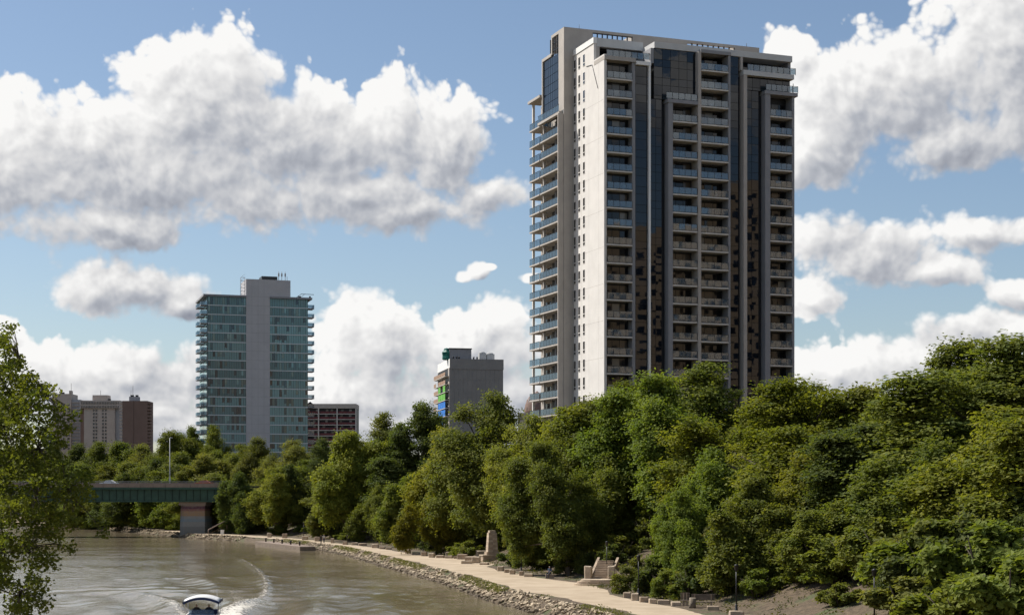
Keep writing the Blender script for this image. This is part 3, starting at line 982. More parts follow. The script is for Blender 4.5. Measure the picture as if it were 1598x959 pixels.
for k in range(66):
    yy = 112 + 300 * (k + random.random()) / 66
    off = random.uniform(12.5, 17.0)
    if 150 < yy < 174: off += 8
    if 214 < yy < 238: off += 4
    if yy < 136: off += 8
    x, y = along(s_of_y(yy), off)
    shrub(x, y, random.uniform(1.3, 3.4), random.uniform(2.8, 5.0))
for k in range(46):
    yy = 105 + 300 * (k + random.random()) / 46
    x, y = along(s_of_y(yy), random.uniform(18, 26))
    if 152 < y < 172: continue
    shrub(x, y, random.uniform(2.5, 4.8), random.uniform(4.5, 7.0), random.choice((T_MID, T_DARK, T_OLIVE)))
# leafy edge over the sandy clearing
for (px, py, dist, h, w) in [(1180, 915, 134, 2.2, 4), (1480, 955, 104, 4.4, 7), (1560, 950, 100, 5, 8), (1460, 900, 113, 4.6, 8), (1540, 890, 112, 5.4, 8.5), (1610, 880, 110, 5.4, 8), (1400, 870, 122, 4.4, 7.5), (1340, 870, 126, 4.4, 7),
                             (1240, 870, 136, 4.4, 7), (1290, 870, 131, 4.6, 7.5), (1190, 880, 139, 4, 6.5), (1130, 900, 140, 3.4, 5), (1080, 910, 143, 3, 4.5), (1040, 905, 146, 2.6, 4), (1500, 975, 94, 3.6, 6.5), (1600, 975, 91, 4.2, 7), (1430, 965, 103, 2.8, 5.5),
                             (1110, 880, 148, 4, 5), (1000, 880, 154, 3.4, 4.5), (1310, 930, 118, 1.6, 3.2)]:
    shrub((px - CX) / F * dist, dist, h, w)

# --- the overhanging tree on the near bank, trunk out of the picture
random.seed(33); r2 = np.random.default_rng(33)
D0 = 52.0
OVER = [(5, 530, 26), (-20, 560, 50), (25, 575, 24), (40, 610, 34), (66, 620, 24), (60, 655, 30), (84, 640, 16), (98, 668, 13), (10, 620, 46), (-10, 680, 60),
        (30, 690, 34), (55, 720, 28), (20, 750, 50), (95, 742, 22), (70, 770, 34), (118, 752, 18), (134, 747, 9), (105, 790, 26), (133, 775, 14), (60, 812, 34), (15, 820, 45),
        (88, 832, 18), (112, 815, 14), (40, 862, 26), (78, 870, 18), (10, 880, 22), (55, 905, 24), (25, 930, 26), (62, 940, 16), (35, 965, 26), (-15, 900, 30), (118, 650, 6),
        (148, 815, 5), (160, 829, 4), (104, 855, 9), (84, 700, 20), (-20, 770, 60), (-30, 850, 50), (-30, 640, 60)]
cen, nrm, var, siz = [], [], [], []
tips = []
for (px, py, rp) in OVER:
    ncl = int(2 + rp * rp / 40)
    for q in range(ncl):
        a, rr = r2.random() * 6.28, rp * 0.92 * math.sqrt(r2.random())
        dd = D0 + r2.normal() * min(2.4, rp * 0.05 + 0.4)
        c = np.array(wp(px + rr * math.cos(a), py + rr * math.sin(a), dd))
        if r2.random() < 0.7: tips.append((Vector(c), px, py))
        m = 24
        off = np.clip(r2.normal(size=(m, 3)), -1.6, 1.6) * np.array([0.13, 0.14, 0.10])
        cen.append(c + off)
        nrm.append(np.array([-0.2, 0.1, 0.7]) + r2.normal(size=(m, 3)) * 0.65)
        var.append(np.clip(r2.random() * 0.6 + r2.random(m) * 0.45, 0, 1)); siz.append(0.10 + 0.06 * r2.random(m))
cen = np.concatenate(cen); nrm = np.concatenate(nrm); var = np.concatenate(var); siz = np.concatenate(siz)
base = Vector((-20.5, 50.5, hz(-20.5, 50.5) - 0.2))
ot = empty('overhanging_tree', base)
cm = leaf_cloud('crown', cen - np.array(base), nrm, siz, var, LEAF, 0.7)
co = link_mesh('crown', cm, ot); co.color = (0.098, 0.122, 0.030, 1)
mb = MB()
fork = Vector((0.6, 0.3, 8.0 - base.z))
mb.tube(limb_curve((0, 0, 0), fork, 0.2, 6), [.34, .30, .27, .24, .21, .18], 10)
heads = []
for (px, py) in ((30, 560), (70, 620), (60, 700), (100, 770), (40, 860), (20, 640), (30, 930)):
    e_ = wp(px, py, D0) - base
    st = fork.lerp(Vector((0, 0, 3)), random.uniform(0, .35))
    cv = limb_curve(st, e_, 0.3, 8)
    mb.tube(cv, [.11, .095, .08, .065, .052, .04, .028, .015], 7)
    heads += cv[3:]
for (c, px, py) in tips:
    c = c - base
    h = min(heads, key=lambda q: (q - c).length)
    if (h - c).length < 3.5: mb.tube(limb_curve(h, c, 0.08, 4), [.018, .014, .010, .005], 4)
mb.build('trunk', M['bark'], ot)
tag(ot, 'leafy branches with yellowing tips overhanging the river, trunk on the near bank', 'tree')
# ------------------------------------------------------------------ the dark apartment tower with the white end wall
def unit_box(material):
    me = MB().box(-.5, .5, -.5, .5, -.5, .5).mesh('pane', material)
    return me


U_TOWER, U_DOOR, U_WIN, U_RAIL = unit_box(G_TOWER), unit_box(G_DOOR), unit_box(G_WIN), unit_box(G_RAIL)


def pane(name, me, parent, x0, x1, y, z0, z1, th=0.04, tilt=0.004, axis_x=True):
    """a single pane standing in the x-z (or y-z) plane, set a hair out of true"""
    c = ((x0 + x1) / 2, y, (z0 + z1) / 2) if axis_x else (y, (x0 + x1) / 2, (z0 + z1) / 2)
    sc = (x1 - x0, th, z1 - z0) if axis_x else (th, x1 - x0, z1 - z0)
    rot = (random.gauss(0, tilt), 0, random.gauss(0, tilt)) if axis_x else (0, random.gauss(0, tilt), random.gauss(0, tilt))
    return link_mesh(name, me, parent, c, rot, sc)


TW = empty('apartment_tower', (14.75, 264.0, 0.0), math.atan2(1, 2.684))
tag(TW, 'tall dark glass apartment tower with white end wall and stacked balconies', 'apartment tower')
FL, Z0 = 2.965, 77.4
GZ = 7.5
floors = [Z0 - FL * k for k in range(24)]
# masses
box('core', M['dark'], TW, 0.45, 34.3, 1.35, 12.55, GZ, 80.6)
box('penthouse_core', M['dark'], TW, 0.45, 34.3, 6.45, 12.55, 80.6, 83.95)
box('rear_block', M['beige'], TW, 0.4, 34.2, 15.2, 28.6, GZ, 79.0)
ww = MB()
ww.box(0, 0.44, -0.2, 3.98, GZ, 81.2); ww.box(0, 0.44, 3.985, 12.58, GZ, 84.0)
end_wall = ww.build('end_wall', M['white_wall'], TW)
box('coping', M['coping'], TW, -0.12, 0.5, 3.9, 12.58, 84.003, 84.95)
# horizontal joints of the wall panels, pressed into shallow slots
jn = MB()
for zf in floors[1::2]: jn.box(-0.006, 0.004, 0.05, 12.5, zf - 0.5, zf - 0.46)
for bb in (2.0, 6.0, 9.1): jn.box(-0.006, 0.004, bb, bb + .035, GZ, 80.9)
jn.build('panel_joint', M['beige'], end_wall)
MB().tube([(-.06, 7.0, 80.9), (-.06, 4.6, 80.6), (-.06, 2.2, 76.2)], .045, 5).build('wall_cable', M['dark_metal'], end_wall)
for k in range(25):
    zt = 83.15 - FL * k
    if zt < 12: break
    for bb in (8.1, 10.1, 12.0):
        f = MB()
        f.box(-0.03, 0.06, bb - 0.42, bb - 0.36, zt - 1.85, zt + 0.05).box(-0.03, 0.06, bb + 0.36, bb + 0.42, zt - 1.85, zt + 0.05)
        f.box(-0.03, 0.06, bb - 0.36, bb + 0.36, zt, zt + 0.05).box(-0.05, 0.06, bb - 0.36, bb + 0.36, zt - 1.42, zt - 1.30).box(-0.06, 0.06, bb - 0.36, bb + 0.36, zt - 1.9, zt - 1.85)
        w = f.build('end_window', M['white_wall'], TW)
        pane('window_glass', U_WIN, w, bb - 0.36, bb + 0.36, -0.012, zt - 1.30, zt, 0.03, 0.002, False)
        pane('window_glass', U_WIN, w, bb - 0.36, bb + 0.36, -0.012, zt - 1.85, zt - 1.42, 0.03, 0.002, False)

# spine: tall slab running behind the front, with open roof frames
sp = MB()
sp.box(-1.75, 0.0, 12.6, 15.0, 74.3, 88.8); sp.box(-1.75, 0.0, 12.6, 13.0, GZ, 74.3)
sp.box(0.0, 3.5, 12.6, 13.2, 79, 88.8)
sp.box(3.5, 10.9, 12.6, 13.2, 79, 86.4); sp.box(3.5, 10.9, 12.6, 13.2, 88.35, 88.8)
sp.box(10.9, 21.2, 12.6, 16.5, 79, 88.8)
sp.box(21.2, 30.5, 12.6, 13.2, 79, 87.75); sp.box(21.2, 30.5, 12.6, 13.2, 88.35, 88.8)
sp.box(30.5, 35.3, 12.6, 16.5, 79, 88.8)
sp.box(-1.75, -1.3, 18.0, 18.4, 85.5, 88.8); sp.box(-1.75, -1.2, 15.0, 18.0, 88.3, 88.8)
sp.box(-1.75, -1.2, 22.4, 22.8, 74.6, 85.8); sp.box(-1.75, -1.2, 18.4, 22.4, 85.3, 85.8)
sp.box(-1.72, 3.0, 18.0, 18.4, 85.8, 88.8)
spine = sp.build('spine', M['beige'], TW)
sl = MB()
for k in range(9):
    x = 3.5 + 7.4 * k / 8
    sl.box(x - 0.09, x + 0.09, 12.72, 12.9, 86.4, 88.35)
sl.box(3.5, 10.9, 12.74, 12.86, 87.3, 87.42); sl.box(3.5, 10.9, 12.74, 12.86, 88.2, 88.35)
for k in range(10):
    x = 21.2 + 9.3 * k / 9
    sl.box(x - 0.1, x + 0.1, 12.72, 12.9, 87.75, 88.35)
sl.build('roof_louver_frame', M['dark_metal'], spine)
box('left_return', M['beige'], TW, -2.75, -1.76, 12.75, 13.0, GZ, 74.3)
# glazed end of the spine
box('glazing_backing', M['dark'], TW, -1.45, -0.7, 15.05, 22.3, 74.7, 85.2)
cols = np.linspace(15.05, 22.35, 8)
zr = [74.75, 76.2, 77.7, 79.2, 80.7, 82.2, 83.7, 85.2]
for i in range(7):
    for j in range(7):
        pane('end_pane', U_TOWER, TW, cols[i] + 0.05, cols[i + 1] - 0.05, -1.52, zr[j] + 0.04, zr[j + 1] - 0.04, 0.05, 0.006, False)
fr = MB()
for c in cols[:5]: fr.box(-1.6, -1.45, c - 0.06, c + 0.06, 85.25, 88.3)
fr.box(-1.6, -1.45, 15.0, 18.0, 86.0, 86.1); fr.box(-1.6, -1.45, 15, 18, 87.3, 87.38)
fr.build('roof_screen_frame', M['dark_metal'], TW)
bs = box('box_balcony', M['beige'], TW, -2.45, -1.76, 13.05, 23.0, 74.31, 74.72)
for k in range(7): pane('balustrade_pane', U_RAIL, bs, 13.3 + 1.37 * k, 13.3 + 1.37 * (k + 1) - 0.06, -2.40, 74.8, 75.85, 0.03, 0.002, False)
rl = MB(); rl.box(-2.43, -2.37, 13.2, 23.0, 75.87, 75.93); rl.build('handrail', M['rail'], bs)

# side balconies, two stacks
box('side_recess', M['dark'], TW, 0.05, 0.38, 13.02, 22.4, GZ, 74.2)
box('side_post', M['beige'], TW, -1.5, -1.1, 22.45, 22.85, GZ, 74.3)
box('side_party_wall', M['pillar'], TW, -1.0, 0.04, 18.3, 18.55, GZ, 74.2)
box('rear_post', M['white_wall'], TW, -1.3, -0.9, 28.2, 28.6, GZ, 79.3)
box('rear_cap', M['beige'], TW, -2.1, 0.4, 22.9, 28.7, 79.31, 79.75)
for k in range(1, 24):
    zf = floors[k]
    if zf < 12: break
    if k >= 2:
        m = MB(); m.add([(.04, 13.1, zf - .24), (-1.6, 13.1, zf - .24), (-2.0, 14.6, zf - .24), (-2.0, 22.9, zf - .24), (.04, 22.9, zf - .24),
                         (.04, 13.1, zf), (-1.6, 13.1, zf), (-2.0, 14.6, zf), (-2.0, 22.9, zf), (.04, 22.9, zf)],
                        [(0, 1, 2, 3, 4), (9, 8, 7, 6, 5), (0, 5, 6, 1), (1, 6, 7, 2), (2, 7, 8, 3), (3, 8, 9, 4), (4, 9, 5, 0)])
        s_ = m.build('side_balcony', M['beige'], TW)
        q = MB()
        for i in range(6): q.box(-1.97, -1.94, 14.7 + 1.36 * i, 14.7 + 1.36 * (i + 1) - .06, zf + .08, zf + 1.08)
        q.build('balustrade', G_RAIL, s_)
        q = MB()
        for i in range(7): q.box(-1.98, -1.93, 14.65 + 1.36 * i - .03, 14.65 + 1.36 * i + .01, zf, zf + 1.12)
        q.box(-1.99, -1.92, 14.6, 22.85, zf + 1.09, zf + 1.14)
        q.build('railing', M['rail'], s_)
    s_ = box('rear_balcony', M['beige'], TW, -2.0, 0.39, 23.3, 28.1, zf - .24, zf)
    q = MB(); q.box(-1.96, -1.93, 23.4, 28.0, zf + .08, zf + 1.08).box(-1.9, 0.3, 23.35, 23.38, zf + .08, zf + 1.08); q.build('balustrade', G_RAIL, s_)
    q = MB(); q.box(-1.98, -1.91, 23.35, 28.05, zf + 1.09, zf + 1.14)
    for i in range(5): q.box(-1.97, -1.92, 23.4 + 1.14 * i, 23.45 + 1.14 * i, zf, zf + 1.1)
    q.build('railing', M['rail'], s_)
    q = MB(); q.box(0.34, 0.395, 23.6, 27.2, zf + .05, zf + 2.3); q.build('side_door', G_DOOR, TW)

# front: fins, pillars, caps, fascia
fp = M['pillar']
box('pillar', fp, TW, 4.95, 5.5, -0.2, 1.34, GZ, 80.3)
box('pillar', fp, TW, 11.05, 11.85, -1.0, 1.34, GZ, 74.15)
box('fin', M['beige'], TW, 16.4, 16.95, -1.1, 1.34, GZ, 82.95)
box('pillar', fp, TW, 22.1, 22.5, -0.8, 1.34, GZ, 82.85)
box('fin', M['beige'], TW, 24.85, 25.5, -1.0, 1.34, GZ, 79.9)
box('fin', M['beige'], TW, 24.55, 24.95, -0.5, 1.34, 80.72, 82.98)
box('pillar', fp, TW, 28.9, 29.85, -1.0, 1.34, GZ, 77.05)
box('pillar', fp, TW, 34.1, 34.55, -0.8, 1.34, GZ, 77.05)
box('fin', M['coping'], TW, 7.75, 8.08, -0.6, 1.34, GZ, 79.9)
box('cap', M['coping'], TW, 5.52, 8.12, -0.65, 1.34, 79.91, 80.5)
box('cap', M['beige'], TW, -0.03, 5.51, -0.4, 3.9, 80.31, 80.95)
box('cap', fp, TW, 10.9, 16.38, -1.1, 1.34, 74.16, 74.75)
box('cap', M['pillar'], TW, 16.97, 22.55, -0.9, -0.36, 82.86, 83.4)
box('cap', M['fascia'], TW, 24.8, 34.35, -1.05, 3.2, 79.91, 80.7)
box('cap', fp, TW, 28.8, 35.0, -1.15, 1.34, 77.06, 77.65)
box('fascia', M['fascia'], TW, 8.85, 34.4, -0.35, 4.5, 83.0, 84.0)
box('fascia', M['fascia'], TW, 0.5, 8.83, 4.0, 4.6, 83.56, 84.95)
box('roof_slab', M['roof'], TW, 0.5, 34.3, 4.65, 12.55, 83.97, 84.3)
box('penthouse_wall', M['pillar'], TW, 8.3, 8.84, -0.1, 6.5, 80.51, 82.98)
box('penthouse_wall', M['pillar'], TW, 33.9, 34.4, 0.2, 3.0, 80.72, 82.98)
box('corner_post', M['beige'], TW, 0.45, 1.0, 3.95, 4.5, 80.96, 83.55)
box('roof_post', M['pillar'], TW, 34.42, 34.8, 3.1, 3.5, 79, 84.6)

# curtain glass strips
def strip(a0, a1, b_, z0, z1, nc, rows=2, backing=True):
    if backing: box('glass_backing', M['dark'], TW, a0 - 0.02, a1 + 0.02, b_ + 0.06, 1.34, z0, z1)
    xs = np.linspace(a0, a1, nc + 1)
    z = z1
    while z > z0 + 0.3:
        h = [1.75, 1.215] if rows == 2 else [FL]
        for hh in h:
            zb = max(z0, z - hh)
            if zb < z - 0.2 and z > 18:
                for i in range(nc):
                    pane('glass_pane', U_TOWER, TW, xs[i] + 0.03, xs[i + 1] - 0.03, b_, zb + 0.03, z - 0.03, 0.05, 0.003)
            z = zb


strip(5.54, 7.72, -0.1, GZ, 79.85, 1)
strip(8.12, 10.25, -0.1, GZ, 74.7, 2)
strip(8.86, 16.36, -0.1, 74.76, 82.98, 5)
strip(22.54, 24.3, -0.1, GZ, 82.98, 1)
strip(25.54, 28.1, -0.1, GZ, 77.6, 2)
strip(25.54, 34.1, -0.1, 77.66, 79.88, 6)
box('recess_glass', M['dark'], TW, 10.3, 11.03, 0.5, 1.34, GZ, 74.1)
box('recess_glass', M['dark'], TW, 24.34, 24.83, 0.5, 1.34, GZ, 79.8)
box('recess_glass', M['dark'], TW, 28.15, 28.88, 0.5, 1.34, GZ, 77.0)
for i in range(7): pane('glass_pane', U_TOWER, TW, 25.05 + 1.26 * i, 25.05 + 1.26 * (i + 1) - .05, 2.5, 80.75, 82.95, 0.05, 0.005)
for i in range(6): pane('glass_pane', U_DOOR, TW, 1.05 + 1.2 * i, 1.05 + 1.2 * (i + 1) - .05, 6.4, 81.0, 83.5, 0.05, 0.005)

cur = [glass('curtain_pale', (0.16, 0.155, 0.14), 0.15, 1.5), glass('curtain_brown', (0.07, 0.055, 0.042), 0.1, 1.5)]
U_CUR = [unit_box(c) for c in cur]


def balcony(a0, a1, zf, front=-0.95, npan=4, doors=3, slab=True, dev=0):
    s_ = box('balcony', M['slab'], TW, a0, a1, front, 1.33, zf - 0.23, zf)
    w = (a1 - a0 - 0.1) / npan
    for i in range(npan):
        pane('balustrade_pane', U_RAIL, s_, a0 + 0.05 + w * i + .03, a0 + 0.05 + w * (i + 1) - .03, front + 0.06, zf + 0.1, zf + 1.08, 0.03, 0.004)
    q = MB()
    for i in range(npan + 1): q.box(a0 + .05 + w * i - .025, a0 + .05 + w * i + .025, front + .03, front + .09, zf + .003, zf + 1.1)
    q.box(a0 + .02, a1 - .02, front + .02, front + .10, zf + 1.1, zf + 1.15)
    q.build('railing', M['rail'], s_)
    if doors:
        dw = (a1 - a0 - 0.4) / doors
        for i in range(doors):
            r_ = random.random()
            me = U_DOOR if r_ < 0.84 else U_CUR[0 if r_ < 0.88 else 1]
            pane('door_pane', me, s_, a0 + .2 + dw * i + .04, a0 + .2 + dw * (i + 1) - .04, 1.30, zf + 0.06, zf + 2.45, 0.05, 0.006)
    if random.random() < 0.45:      # chairs and pots seen as small dark shapes through the glass
        q = MB(); x = random.uniform(a0 + .5, a1 - 1.2)
        q.box(x, x + .5, 0.2, .7, zf + .42, zf + .48).box(x, x + .5, .66, .7, zf + .48, zf + .95)
        for (u, v) in ((0, .2), (.45, .2), (0, .65), (.45, .65)): q.box(x + u, x + u + .05, v, v + .05, zf + .005, zf + .42)
        q.build('chair', random.choice((M['rail'], M['coping'], M['slab'])), s_)
    return s_


for k in range(0, 21):
    zf = floors[k]
    if zf < 19: break
    balcony(0.47, 4.93, zf, front=-0.38)
    if k >= 2: balcony(11.88, 16.37, zf - 0.2)
    balcony(16.98, 22.07, zf - 0.3)
    if k >= 1: balcony(29.88, 34.07, zf - 0.9)
balcony(16.98, 22.07, floors[0] + FL - 0.3)


def terrace_rail(a0, a1, b0, zf, n, ends=True):
    s_ = MB()
    w = (a1 - a0) / n
    for i in range(n + 1): s_.box(a0 + w * i - .025, a0 + w * i + .025, b0 - .03, b0 + .03, zf, zf + 1.1)
    s_.box(a0, a1, b0 - .035, b0 + .035, zf + 1.1, zf + 1.15)
    if ends:
        s_.box(a1 - .03, a1 + .03, b0, b0 + 2.5, zf + 1.1, zf + 1.15)
        s_.box(a1 - .025, a1 + .025, b0 + 2.4, b0 + 2.45, zf, zf + 1.1)
    o = s_.build('terrace_rail', M['rail'], TW)
    for i in range(n): pane('balustrade_pane', U_RAIL, o, a0 + w * i + .05, a0 + w * (i + 1) - .05, b0, zf + .1, zf + 1.05, 0.03, 0.003)


terrace_rail(0.6, 8.2, 0.1, 80.96, 7)
terrace_rail(10.7, 16.3, -0.95, 74.76, 5, False)
terrace_rail(25.7, 34.8, -0.75, 80.71, 8)
terrace_rail(29.0, 35.1, -1.0, 77.66, 6)
an = MB(); an.tube([(1.2, 13, 88.8), (1.2, 13, 89.6)], .03, 5).tube([(33, 13, 88.8), (33, 13, 89.5)], .04, 5).tube([(35.0, 0.4, 77.7), (35.0, 0.4, 79.6)], .06, 5)
an.build('roof_mast', M['dark_metal'], TW)

# ------------------------------------------------------------------ glass tower with the pale core
GT = empty('glass_tower', (-97.6, 525.0, 0.0), math.atan2(1, 3.22))
tag(GT, 'teal glass residential tower split by a pale grey windowless core', 'apartment tower')
M['core'] = mat('core_panel', (0.43, 0.42, 0.43), 0.7, 0.05, 0.25, streak=0.06)
M['lilac'] = mat('spandrel_white', (0.52, 0.55, 0.56), 0.5, 0.05, 0.4)
TF, TT = 2.93, 74.6
box('body', M['dark'], GT, 0.3, 32.4, 0.4, 22, 8, TT - 0.4)
core = MB(); core.box(12.45, 20.1, -0.25, 12, 8, 74.3); core.box(12.45, 26.8, -0.25, 12, 74.3, 80.2)
core = core.build('core', M['core'], GT)
cj = MB()
for k in range(23): cj.box(12.46, 20.09, -0.262, -0.24, TT - TF * k - .03, TT - TF * k + .03)
for x in (14.3, 16.3, 18.2): cj.box(x - .03, x + .03, -0.262, -0.24, 8, 80.1)
cj.build('panel_joint', mat('joint_grey', (0.26, 0.255, 0.26), 0.8), core)  # joint lines in a darker grey than the core panels
rc = MB(); rc.box(-1.2, 12.4, -0.6, 22, TT - .35, TT + .25); rc.box(20.15, 33.9, -0.6, 22, TT - .35, TT + .25); rc.build('roof_edge', M['pillar'], GT)
U_TEAL = unit_box(G_TEAL)
tealw = [unit_box(glass('teal_window_%d' % k, c, 0.05, 1.7)) for k, c in enumerate([(0.008, 0.020, 0.028), (0.12, 0.23, 0.23), (0.10, 0.15, 0.13), (0.04, 0.09, 0.10)])]
for k in range(22):
    zt = TT - 0.4 - TF * k
    if zt < 14: break
    for (a0, a1, nb) in ((0.3, 12.4, 16), (20.15, 32.5, 16)):
        g_ = box('glazing_band', G_TEAL, GT, a0, a1, 0.05, 0.35, zt - TF + 0.30, zt)
        box('floor_edge', M['lilac'], g_, a0 - 0.05, a1 + 0.05, -0.06, 0.3, zt - TF + 0.002, zt - TF + 0.29)
        mu = MB(); w = (a1 - a0) / nb
        for i in range(nb + 1): mu.box(a0 + w * i - .035, a0 + w * i + .035, -0.01, 0.045, zt - TF + .31, zt - .01)
        mu.build('mullions', M['lilac'] if False else M['dark_metal'], g_)
        for i in range(nb):
            r_ = random.random()
            if r_ < 0.42: pane('window', random.choice(tealw), g_, a0 + w * i + .06, a0 + w * (i + 1) - .06, 0.035, zt - TF + (.5 if r_ < .2 else 1.3), zt - .12, 0.02, 0.006)
    # balconies on both ends
    for (a0, a1, b0, b1) in ((-1.9, 0.28, 0.2, 4.2), (-2.2, 0.28, 8.0, 13.0), (32.6, 34.7, 0.3, 4.5)):
        zf = zt - TF + .25
        sb = box('balcony', M['pillar'], GT, a0, a1, b0, b1, zf - .22, zf)
        q = MB(); xo = a0 + .04 if a0 < 0 else a1 - .07
        q.box(xo, xo + .03, b0, b1, zf + .05, zf + 1.1).box(a0, a1, b0 + .03, b0 + .06, zf + .05, zf + 1.1)
        q.build('balustrade', G_RAIL, sb)
    box('end_glazing', G_TEAL, GT, 0.02, 0.28, 0.4, 21.5, zt - TF + .30, zt)
ro_ = MB(); ro_.box(17.8, 22.9, 2, 8, 80.21, 81.6)
ro_.build('roof_plant', M['dark_metal'], GT)
an = MB()
for x in (23.2, 24.2, 25.3): an.tube([(x, 1.2, 80.2), (x, 1.2, 83.2)], .09, 6).box(x - .2, x + .2, 1.0, 1.4, 81.6, 82.6)
an.tube([(25.9, 1.0, 80.2), (25.9, 1.0, 81.6)], .07, 5)
an.build('antenna', M['pillar'], GT)
la = MB()
for (x, y) in ((10.9, 0.6), (12.2, 0.6), (10.9, 2), (12.2, 2)): la.tube([(x, y, 74.9), (x, y, 80.8)], .05, 5)
for k in range(6):
    z = 75.3 + k * 1.1
    la.tube([(10.9, .6, z), (12.2, .6, z)], .04, 4).tube([(10.9, 2, z), (12.2, 2, z)], .04, 4).tube([(10.9, .6, z), (12.2, .6, z + 1.0)], .035, 4)
la.build('lattice_frame', M['pillar'], GT)
dv = MB(); dv.tube([(29, .5, 75), (30.5, .5, 76.1), (34.6, .5, 76.0)], .09, 5).tube([(30, .5, 74.9), (31.5, .5, 75.9)], .07, 5).box(29.5, 30.3, 0, 1, 74.86, 75.3).box(33, 33.5, 0, .6, 74.86, 75.4)
dv.build('roof_davit', M['dark_metal'], GT)
um = MB().lathe([(0.03, 0), (0.03, 1.8), (1.2, 1.7), (0.05, 2.6)], 8, c=(33.7, 2.2, 38.6)); um.build('parasol', M['dark_metal'], GT)

# ------------------------------------------------------------------ grey windowless block
GB_ = empty('grey_block', (-21.2, 560.0, 0.0), math.atan2(1, 4.84))
tag(GB_, 'grey building with blank ribbed end wall and colourful tarps on its side', 'building')
M['ribbed'] = mat('ribbed_grey', (0.235, 0.225, 0.215), 0.8, 0.06, 0.3, streak=0.1)
M['orange'] = mat('orange_panel', (0.30, 0.20, 0.14), 0.8, 0.15, 1.0)
M['tarp_blue'] = mat('blue_tarp', (0.02, 0.16, 0.52), 0.6, 0.35, 1.2, 0.6, 2)
M['tarp_green'] = mat('green_tarp', (0.12, 0.36, 0.05), 0.6, 0.35, 1.2, 0.6, 2)
M['tarp_teal'] = mat('teal_tarp', (0.005, 0.12, 0.09), 0.5, 0.3, 1.0, 0.5, 2)
box('body', M['ribbed'], GB_, 0.2, 18.5, 0.2, 26, 8, 57.0)
for i in range(12):
    x0 = 18.6 * i / 12
    for (z0, z1) in ((8, 22), (22.05, 36), (36.05, 50), (50.05, 53.6)):
        box('wall_panel', M['ribbed'], GB_, x0 + .02, x0 + 1.53, 0.10 + random.random() * .012, .2, z0, z1)
box('parapet', M['ribbed'], GB_, -0.05, 18.7, -0.05, 0.2, 53.65, 57.2)
box('side_parapet', M['coping'], GB_, -0.05, 0.19, 0.22, 26.3, 54.2, 57.2)
for k in range(16):
    zf = 54.0 - 2.75 * k
    if zf < 14: break
    box('side_wall', M['dark'], GB_, -0.0, 0.19, .3, 26.2, zf - 2.7, zf)
    bal = box('balcony', M['slab'], GB_, -1.5, 0, 0.8, 26.0, zf - 2.75, zf - 2.55)
    for i in range(5):
        c = M['orange'] if k < 2 or i > 2 else (M['tarp_green'] if k < 4 else M['tarp_blue'])
        if random.random() < .85: box('balcony_panel', c, bal, -1.53, -1.45, 0.9 + 5 * i, 0.9 + 5 * i + 4.8, zf - 2.54, zf - 1.3 + (0.9 if c in (M['tarp_green'], M['tarp_blue']) else 0))
box('corner_column', M['beige'], GB_, -0.25, 0.05, 0.05, 2.4, 8, 54.1)
box('roof_house', M['pillar'], GB_, 0.4, 8.0, 3, 12, 57.05, 60.8)
box('roof_house_cap', M['dark_metal'], GB_, 0.2, 8.2, 2.8, 12.2, 60.81, 61.1)
tk = MB().lathe([(1.2, 0), (1.6, .3), (1.5, 1.5), (1.7, 2.6), (1.1, 3.3), (.9, 3.9), (.2, 4.1)], 7, c=(-.4, 4.5, 57.1), smooth=False); tk.build('shrouded_tank', M['tarp_teal'], GB_)
for (x, y, w, h) in ((11.0, 4, 2.4, 2.3), (13.7, 4, 2.6, 2.0)):
    q = MB().box(x, x + w, y, y + 2.5, 57.4, 57.4 + h).lathe([(w * .4, 0), (w * .42, .35)], 12, c=(x + w / 2, y + 1.2, 57.4 + h))
    for (u, v) in ((.1, .1), (w - .3, .1), (.1, 2.2), (w - .3, 2.2)): q.box(x + u, x + u + .2, y + v, y + v + .2, 56.9, 57.4)
    q.build('roof_unit', M['fascia'], GB_)
vt = MB()
for x in (1.4, 2.6, 3.4, 8.5, 9.7): vt.lathe([(.25, 0), (.25, .8), (.4, .85), (.4, 1.0)], 8, c=(x, 1.4, 57.0))
vt.build('roof_vent', M['dark_metal'], GB_)

# ------------------------------------------------------------------ red balcony block
RB = empty('red_balcony_block', (-125, 870.0, 0.0), 0.0)
tag(RB, 'low block with dark red balcony panels in a white concrete grid', 'building')
M['red'] = mat('dark_red_panel', (0.10, 0.018, 0.020), 0.6, 0.15, 0.4)
M['grid'] = mat('grid_concrete', (0.48, 0.45, 0.42), 0.8, 0.05, 0.4)
rx0, rx1 = 0.0, 125 - 82.6
box('body', M['dark'], RB, rx0, rx1 - .1, 1.5, 16, 8, 58.8)
box('roof_fascia', M['beige'], RB, rx0, rx1, -0.2, 16, 57.0, 59.4)
for k in range(9):
    zf = 54.2 - 2.9 * k
    sl_ = box('floor_slab', M['grid'], RB, rx0, rx1, -0.2, 1.49, zf - .35, zf)
    for i in range(9):
        box('red_panel', M['red'], sl_, rx0 + 4.7 * i + .1, min(rx0 + 4.7 * (i + 1) - .1, rx1), -0.15, -0.05, zf + .003, zf + 1.25)
        x = rx0 + 4.7 * i + random.uniform(.5, 3)
        box('window', random.choice((U_CUR[0].materials[0], G_WIN, U_CUR[1].materials[0])), sl_, x, x + 1.3, 1.35, 1.48, zf + .1, zf + 2.3)
for px in (467, 497, 526, 555.3):
    x = (px - CX) / F * 869.5 + 125
    box('column', M['grid'], RB, x - .3, x + .3, -0.35, -0.21, 8, 57.0)

